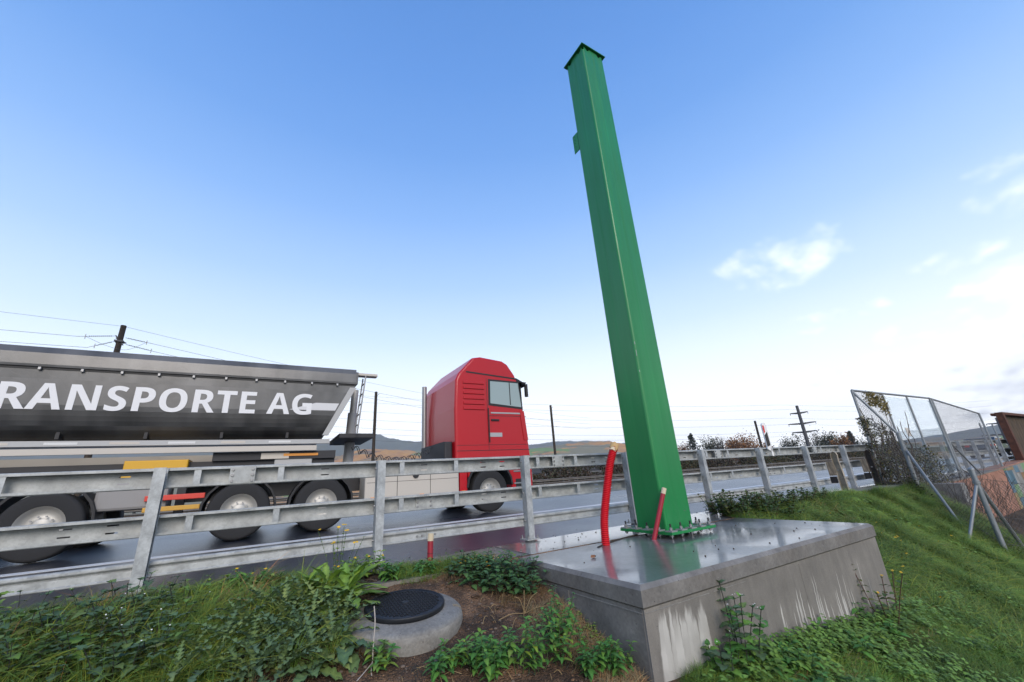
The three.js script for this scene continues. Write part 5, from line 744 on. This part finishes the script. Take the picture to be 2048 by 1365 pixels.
  // verge herbs behind: between post and manhole
  for (const [x, z, s, m, label] of [[-0.17, 0.42, 0.6, LM.fresh, 'leafy herb with pale flower spikes at the kerb'], [-0.02, 0.4, 0.8, LM.mint, 'bushy bright herb at the kerb edge'], [0.12, 0.42, 0.6, LM.fresh, 'low spreading herb at the kerb edge'], [0.83, 0.62, 0.7, LM.fresh, 'light green herb at the foot of the second post'], [0.98, 0.55, 0.75, LM.fresh, 'curly bright herb touching the second post'], [1.1, 0.8, 0.6, LM.mint, 'small herb behind the manhole cover'], [1.42, 0.85, 0.5, LM.mint, 'small herb at the foot of the red conduit'], [0.7, 0.72, 0.8, LM.fresh, 'herb with yellow flowers beside the tall sow-thistle'], [-1.75, 0.45, 1.25, LM.dark, 'tall dark leafy weed with yellow flowers at the picture edge'], [-1.6, 0.6, 1.1, LM.fresh, 'broad leafy weed with yellow flowers near the picture edge']])
    stalks({ name: 'verge_herb', label, x, z, n: 7, spread: 0.08, h: 0.26 * s, lean: 0.4, nodes: 6, geos: s > 1 ? G.heart : G.mint, mats: m, scale: s > 1 ? 2 : 1.4, stem: 0.0022, flower: petalM.yellow, flowerP: s > 0.65 ? 0.45 : 0, flowerN: 1, seed: 740 + k++ });
  stalks({ name: 'ragwort', label: 'wispy ragwort with yellow flowers standing against the dark asphalt', x: 0.66, z: 0.78, n: 8, spread: 0.04, h: 0.46, lean: 0.35, nodes: 7, geos: G.small, mats: LM.fresh, scale: 0.6, pitch: 0.6, stem: 0.0018, flower: petalM.yellow, flowerP: 0.8, flowerN: 2, seed: 760 });
  for (const [x, z, label] of [[2.03, 0.98, 'yellow autumn leaves of a small plant near the kerb'], [1.8, 0.94, 'low yellow-leaved sprig beside the kerb']]) stalks({ name: 'yellowed_plant', label, x, z, n: 6, spread: 0.07, h: 0.1, lean: 0.5, nodes: 3, geos: G.heart, mats: LM.yellow, scale: 0.6, stem: 0.0018, stemMat: stemM.red, seed: 770 + k++ });
  stalks({ name: 'tall_weed', label: 'tall leafy weed with tiny white flowers against the streaked block face', x: 3.24, z: 2.76, n: 6, spread: 0.07, h: 0.5, lean: 0.16, nodes: 7, geos: G.heart, mats: LM.mint.concat(LM.dark), scale: 1.45, stem: 0.0035, flower: petalM.white, flowerG: tinyFlower, flowerP: 0.8, flowerN: 2, flowerS: 0.7, stemMat: stemM.dark, seed: 780 });
  stalks({ name: 'tall_weed', label: 'shorter leafy weed at the foot of the streaked block face', x: 3.0, z: 2.78, n: 5, spread: 0.08, h: 0.24, lean: 0.3, nodes: 5, geos: G.heart, mats: LM.mint.concat(LM.dark), scale: 1.5, stem: 0.003, flower: petalM.white, flowerG: tinyFlower, flowerP: 0.6, flowerN: 1, flowerS: 0.7, stemMat: stemM.dark, seed: 781 });
  stalks({ name: 'groundsel', label: 'dark stemmed weed with small yellow buds at the far end of the block face', x: 5.6, z: 2.82, n: 5, spread: 0.1, h: 0.52, lean: 0.3, nodes: 7, geos: G.small, mats: LM.bramble, scale: 1.8, stem: 0.004, flower: petalM.yellow, flowerP: 1, flowerN: 4, flowerS: 0.7, stemMat: stemM.red, seed: 782 });
  for (const [x, z, s, m, label] of [[3.7, 2.86, 0.8, LM.mint, 'leafy weed at the block foot just past the pale streaked corner'], [4.05, 2.82, 0.7, LM.fresh, 'yellow-green spiky weed at the middle of the block foot'], [4.5, 2.84, 0.75, LM.mint, 'bushy weed under the dense pale streaks of the block'], [4.9, 2.8, 0.6, LM.fresh, 'small light weed near the far part of the block foot'], [5.3, 2.8, 0.7, LM.mint, 'dark leafy weed beside the budding weed at the block foot'], [3.45, 3.0, 0.7, LM.mint, 'low weed in front of the tall white-flowered weed']])
    stalks({ name: 'foot_weed', label, x, z, n: 8, spread: 0.13, h: 0.24 * s, lean: 0.4, nodes: 5, geos: G.mint, mats: m, scale: 1.5, stem: 0.0025, seed: 790 + k++ });
  // bramble clumps between block and guardrail
  for (const [x, z, s] of [[6.75, 0.45, 0.9], [7.0, 0.5, 1], [7.2, 0.65, 1], [7.4, 0.8, 0.9], [7.7, 0.75, 0.9], [8.0, 0.8, 0.8], [8.4, 0.75, 0.8], [6.6, 0.8, 0.8], [6.9, 0.75, 1.0], [7.1, 0.95, 0.9], [7.5, 1.05, 0.8], [8.9, 0.7, 0.8], [9.4, 0.7, 0.7], [6.62, 0.6, 0.7]])
    stalks({ name: 'bramble', label: 'dark green bramble clump between the block and the guardrail posts', group: 'brambles behind the block', x, z, n: 12, spread: 0.17, h: 0.32 * s, lean: 0.5, nodes: 7, geos: G.heart, mats: LM.bramble, scale: 1.3, stem: 0.003, stemMat: stemM.red, seed: 800 + k++ });
}
// grass and low cover
function tuft(n, L, w, bend, spread, seed) {
  const r = rng(seed), p = [], c = [];
  for (let i = 0; i < n; i++) { const a = r() * 6.283, b = r() * 6.283, q = spread * Math.sqrt(r()), l = L * (0.55 + 0.6 * r()), bd = bend * (0.4 + 0.9 * r()), x0 = q * Math.cos(b), z0 = q * Math.sin(b), dx = Math.cos(a), dz = Math.sin(a), S = 4, P = [];
    for (let k = 0; k <= S; k++) { const t = k / S, out = bd * l * t * t, up = l * t * (1 - 0.45 * bd * t), ww = w * (1 - 0.9 * t) * 0.5; P.push([x0 + dx * out - dz * ww, up, z0 + dz * out + dx * ww, x0 + dx * out + dz * ww, up + 0.0004, z0 + dz * out - dx * ww]); }
    const g = 0.75 + 0.5 * r(), yl = r() < 0.12 ? 1 : 0, col = [g * (yl ? 1.9 : 1), g * (yl ? 1.25 : 1), g];
    for (let k = 0; k < S; k++) { const A = P[k], B = P[k + 1]; p.push(A[0], A[1], A[2], A[3], A[4], A[5], B[0], B[1], B[2], A[3], A[4], A[5], B[3], B[4], B[5], B[0], B[1], B[2]); for (let m = 0; m < 6; m++) c.push(...col); } }
  const g = new THREE.BufferGeometry(); g.setAttribute('position', new THREE.Float32BufferAttribute(p, 3)); g.setAttribute('color', new THREE.Float32BufferAttribute(c, 3)); g.computeVertexNormals(); return g;
}
const grassM = greenMat(0.082, 0.17, 0.027, 0.65), grassLight = greenMat(0.228, 0.310, 0.037, 0.6), grassDry = greenMat(0.26, 0.205, 0.11, 0.8);
function scatter(name, label, geo, mat, n, seed, place, s0, s1, tint, clump) {
  const r = rng(seed), M4 = new THREE.Matrix4(), q = new THREE.Quaternion(), e = new THREE.Euler(), list = [];
  for (let i = 0; i < n; i++) { const o = place(r); if (!o) continue; const [x, z, lean = 0, yo = 0] = o; e.set(lean + 0.3 * (r() - 0.5), r() * 6.283, 0.3 * (r() - 0.5), 'XYZ'); q.setFromEuler(e); const s = mix(s0, s1, r()) * (clump ? 0.75 + 0.5 * sstep(0.36, 0.66, fbm3(x * 2.4, z * 2.4, 31, 3)) : 1); M4.compose(V(x, ground(x, z) - 0.008 + yo, z), q, V(s, s * (0.8 + 0.4 * r()), s)); list.push([M4.clone(), x, z]); }
  const m = sh(new THREE.InstancedMesh(geo, mat, list.length)); m.name = numbered(name); m.userData = { kind: 'stuff', label }; list.forEach(([a, x, z], i) => { m.setMatrixAt(i, a); const c = tint ? tint(r, x, z) : vary(r, [1, 1, 1], 0.3); m.setColorAt(i, new THREE.Color().setRGB(...c)); }); scene.add(m); return m;
}
const inBlock = (x, z) => x > BX0 - 0.02 && x < BX1 + 0.02 && z > BZ0 - 0.05 && z < BZ1 + 0.03;
const tall = tuft(14, 0.2, 0.0055, 1.0, 0.035, 1), mid = tuft(12, 0.13, 0.005, 1.1, 0.04, 2), fine = tuft(16, 0.1, 0.0035, 1.0, 0.045, 3);
const gt = (r, x, z) => { const a = fbm3(x * 1.3, z * 1.3, 2, 3), f = 0.85 + 1.0 * (a - 0.3); return [f * (0.9 + 0.4 * r()), f, f * (0.8 + 0.4 * r())]; };
scatter('slope_grass', 'dense green grass covering the slope beyond the block', tall, grassM, 17000, 1, (r) => { const x = 6.3 + 7.9 * Math.pow(r(), 0.85), z = 0.55 + 4.2 * r(); if (inBlock(x, z) || (z < 0.85 && x > 11.4) || z < edgeZ(x) + 0.05) return null; return [x, z, 0.55]; }, 0.7, 1.35, gt, 1);
scatter('slope_grass', 'finer grass between the longer blades on the slope', fine, grassM, 12000, 2, (r) => { const x = 5.0 + 9.2 * r(), z = 0.5 + 4.2 * r(); if (inBlock(x, z) || (z < 0.8 && x > 11.4) || z < edgeZ(x) + 0.03) return null; return [x, z, 0.4]; }, 0.7, 1.3, gt, 1);
scatter('block_foot_grass', 'grass at the foot of the streaked block face', mid, grassM, 5200, 3, (r) => { const x = 2.6 + 4.2 * r(), z = 2.68 + 1.3 * r() * r(); if (inBlock(x, z)) return null; return [x, z, 0.35]; }, 0.6, 1.2, gt);
scatter('dry_grass', 'straw-coloured dry grass along the foot of the block', mid, grassDry, 900, 4, (r) => { const s = r() < 0.55; const x = s ? 3.2 + 3 * r() : 2.0 + 0.38 * r(), z = s ? 2.69 + 0.35 * r() : 1.7 + 0.9 * r(); return inBlock(x, z) ? null : [x, z, 0.5]; }, 0.5, 1.0);
scatter('verge_grass', 'ragged grass along the kerb in front of the first guardrail posts', tall, grassM, 1500, 5, (r) => { const x = -2.6 + 3.0 * r(), z = 0.14 + 0.42 * r(); return z < edgeZ(x) + 0.03 ? null : [x, z, 0.1]; }, 0.55, 1.05, gt);
scatter('verge_grass', 'pale yellow-green grass tufts near the first post', tuft(20, 0.26, 0.011, 1.15, 0.03, 7), grassLight, 46, 6, (r) => { const k = r(); return k < 0.6 ? [-0.42 + 0.18 * r(), 0.4 + 0.2 * r(), 0.1] : [-1.0 + 0.7 * r(), 0.3 + 0.25 * r(), 0]; }, 0.6, 1);
scatter('verge_grass', 'green grass between the toothed weeds and the thistles', tall, grassM, 520, 8, (r) => [-0.52 + 0.34 * r(), 0.85 + 0.8 * r(), 0.3], 0.7, 1.25, (r) => { const f = 1.0 + 0.5 * r(); return [f * 1.25, f, f]; });
scatter('verge_grass', 'short bright grass around the red conduit', mid, grassM, 620, 9, (r) => { const x = 1.15 + 0.95 * r(), z = 0.55 + 0.4 * r(); return z < edgeZ(x) + 0.02 ? null : [x, z, 0.1]; }, 0.6, 1.2, (r) => { const f = 1.1 + 0.5 * r(); return [f * 1.2, f, f]; });
scatter('dry_grass', 'brown withered grass over the bare earth of the verge', fine, grassDry, 1700, 10, (r) => { const x = -2.4 + 4.7 * r(), z = 0.3 + 1.5 * r(); if (z < edgeZ(x) + 0.04 || Math.hypot(x - 1.09, z - 1.43) < 0.47 || fbm3(x * 2, z * 2, 3, 2) < 0.45) return null; return [x, z, 0.4]; }, 0.5, 1.1, (r) => vary(r, [0.7, 0.6, 0.5], 0.5));
scatter('dry_grass', 'straw-coloured dry blades mixed into the slope grass', tall, grassDry, 1500, 13, (r) => { const x = 6.4 + 7.4 * r(), z = 0.55 + 3.6 * r(); if (inBlock(x, z) || (z < 0.85 && x > 11.4) || z < edgeZ(x) + 0.05 || fbm3(x * 1.6, z * 1.6, 51, 2) < 0.5) return null; return [x, z, 0.6]; }, 0.5, 1);
scatter('broad_weeds', 'broad-leaved rosettes scattered through the slope grass', (() => { const L = []; for (let k = 0; k < 8; k++) { const g = leafGeo({ L: 0.13, W: 0.02, segs: 7, prof: spoon, serr: 0.14, droop: 0.5, seed: k }); g.rotateZ(0.6 - 0.05 * k); g.rotateY(k * 0.8); L.push(g.toNonIndexed()); } return mergeGeometries(L, false); })(), LM.fresh[0], 260, 14, (r) => { const x = 6.4 + 5.5 * r(), z = 0.7 + 3 * r(); return inBlock(x, z) || fbm3(x * 1.3, z * 1.3, 61, 2) < 0.45 ? null : [x, z, 0.4, 0.02]; }, 0.8, 1.7, (r) => vary(r, [0.9, 0.9, 0.9], 0.4));
scatter('dry_grass', 'pale dead grass tangled among the weeds by the first posts', tall, grassDry, 260, 15, (r) => { const x = -2.2 + 2.4 * r(), z = 0.25 + 0.9 * r(); return z < edgeZ(x) + 0.05 || fbm3(x * 2.2, z * 2.2, 71, 2) < 0.48 ? null : [x, z, 0.3]; }, 0.7, 1.4, (r) => vary(r, [0.9, 0.8, 0.65], 0.4));
scatter('verge_grass', 'thin grass blades growing up through the thistles and toothed weeds', tall, grassM, 420, 16, (r) => { const x = -1.4 + 2.0 * r(), z = 0.7 + 1.0 * r(); return z < edgeZ(x) + 0.05 || Math.hypot(x - 1.07, z - 1.42) < 0.5 ? null : [x, z, 0.2, 0.02]; }, 0.9, 1.5, (r) => { const f = 0.9 + 0.6 * r(); return [f * 1.2, f, f]; });
// clover-like ground cover
const trio = (() => { const L = []; for (let k = 0; k < 5; k++) { const g = leafGeo({ L: 0.03, W: 0.011, segs: 4, prof: ovate, droop: 0.3, seed: k }); g.rotateZ(0.25 - 0.1 * (k % 2)); g.translate(0.006, 0.03 + 0.012 * k, 0); g.rotateY(k * 1.26); L.push(g.toNonIndexed()); } return mergeGeometries(L, false); })();
scatter('ground_cover', 'low broad-leaved ground cover along the block foot', trio, LM.fresh[1], 3000, 11, (r) => { const x = 2.7 + 6.5 * Math.pow(r(), 1.2), z = 2.69 + 1.7 * r() * r(); if (inBlock(x, z) || fbm3(x * 2.6, z * 2.6, 7, 3) < 0.5) return null; return [x, z, 0.3, 0.01 + 0.03 * r()]; }, 0.7, 1.7, (r) => vary(r, [1, 1, 1], 0.4));
scatter('ground_cover', 'low leafy cover on the verge beside the kerb', trio, LM.fresh[1], 2000, 12, (r) => { const k = r(); const x = k < 0.5 ? 6.5 + 4.5 * r() : -2.2 + 4.5 * r(), z = k < 0.5 ? 0.5 + 1.3 * r() : 0.25 + 0.8 * r(); if (inBlock(x, z) || z < edgeZ(x) + 0.03 || Math.hypot(x - 1.09, z - 1.43) < 0.5 || fbm3(x * 2, z * 2, 17, 2) < 0.45) return null; return [x, z, 0.2, 0]; }, 0.6, 1.5, (r) => vary(r, [0.9, 0.8, 0.9], 0.4));
// dry stalks, twigs and stones on the bare earth
{
  const r = rng(901), L = [], D = [], S = [];
  for (let i = 0; i < 330; i++) { const x = 0.4 + 2.0 * r(), z = 0.75 + 1.6 * r(); if (Math.hypot(x - 1.09, z - 1.43) < 0.5 || inBlock(x, z) || (x < 0.75 && z < 1.5)) continue; const a = r() * 6.28, l = 0.05 + 0.16 * r() * r(), y = ground(x, z) + 0.004; const p = V(x, y, z), q = V(x + Math.cos(a) * l, ground(x + Math.cos(a) * l, z + Math.sin(a) * l) + 0.006 + 0.05 * r() * r(), z + Math.sin(a) * l), m = p.clone().lerp(q, 0.5).add(V(0, 0.01 + 0.02 * r(), 0)); (r() < 0.45 ? L : D).push(tube([p, m, q], 0.0012 + 0.0014 * r(), 5, 4)); }
  stuff('dry_stalks', merge(L), stemM.straw).userData.label = 'dry straw-coloured stalks strewn over the bare earth'; stuff('dark_twigs', merge(D), stemM.dark).userData.label = 'thin dark twigs strewn over the bare earth';
  for (let i = 0; i < 900; i++) { const x = 0.2 + 2.15 * r(), z = 0.7 + 1.8 * r(); if (Math.hypot(x - 1.09, z - 1.43) < 0.47 || inBlock(x, z)) continue; const s = 0.003 + 0.012 * Math.pow(r(), 3), g = new THREE.IcosahedronGeometry(s, 0); g.scale(1, 0.7, 1.2); g.rotateY(r() * 6); g.translate(x, ground(x, z) + s * 0.2, z); S.push(g); }
  stuff('soil_crumbs', merge(S), std(lin(0.16, 0.12, 0.09), 0.95)).userData.label = 'small stones and crumbs on the bare earth';
  const Cl = []; for (let i = 0; i < 420; i++) { const x = 0.3 + 2.05 * r(), z = 0.8 + 1.7 * r(); if (Math.hypot(x - 1.09, z - 1.43) < 0.5 || inBlock(x, z)) continue; const s = 0.01 + 0.028 * r() * r(), g = new THREE.IcosahedronGeometry(s, 1), p = g.attributes.position; for (let k = 0; k < p.count; k++) { const f = 0.7 + 0.6 * n3(p.getX(k) * 90 + i, p.getY(k) * 90, p.getZ(k) * 90); p.setXYZ(k, p.getX(k) * f, p.getY(k) * f * 0.7, p.getZ(k) * f); } g.translate(x, ground(x, z), z); g.computeVertexNormals(); Cl.push(uvm(g)); }
  stuff('soil_clods', merge(Cl), M.soil).userData.label = 'crumbly brown clods of bare earth';
  const t = thing('dead_stalk', 'bleached forked dead stalk standing before the manhole ring', 'twig', [0.74, ground(0.74, 1.84), 1.84]);
  part('main_stem', tube([[0, -0.02, 0], [0.0, 0.1, 0], [0.008, 0.24, -0.01], [0.0, 0.33, -0.02]], 0.004, 14, 6), stemM.grey, t);
  part('branch', tube([[0, 0.02, 0], [-0.08, -0.005, 0.08], [-0.14, -0.03, 0.12]], 0.003, 8, 5), stemM.grey, t); part('branch', tube([[0, 0.03, 0], [-0.02, -0.01, 0.06], [-0.015, -0.04, 0.1]], 0.003, 8, 5), stemM.grey, t);
  const s2 = thing('bent_stalk', 'dry brown bent stalks lying across the earth by the block', 'twig', [1.98, ground(1.98, 1.72) + 0.01, 1.72]);
  for (const [a, b, c] of [[-0.28, 0.02, 0.06], [0.02, 0.16, -0.02], [0.2, 0.1, -0.1], [-0.1, 0.14, 0.02], [0.24, 0.02, 0.06]]) part('stalk', tube([[0, 0, 0], [a * 0.5, b * 0.7 + 0.015, c * 0.5], [a, b, c]], 0.0028, 8, 5), stemM.straw, s2);
}
// yellow flowers in the slope grass
{
  const r = rng(950), spots = []; for (let i = 0; i < 26; i++) spots.push(i < 18 ? [8.0 + 2.6 * r(), 1.6 + 1.0 * r()] : [6.6 + 4.5 * r(), 1.2 + 2 * r()]);
  for (const [x, z] of spots) { const t = thing('yellow_flower', 'small yellow flower in the slope grass beyond the block', 'flower', [x, ground(x, z), z], r() * 6, 'yellow flowers in the slope grass'), h = 0.1 + 0.08 * r(); part('stem', rod([0, 0, 0], [0.01, h, 0.02], 0.002, 0.0015, 5), stemM.green, t); const f = part('petals', flowerG, petalM.yellow, t); f.position.set(0.01, h, 0.02); f.rotation.x = 0.4; f.scale.setScalar(1.5); }
}
renderer.render(scene, camera);
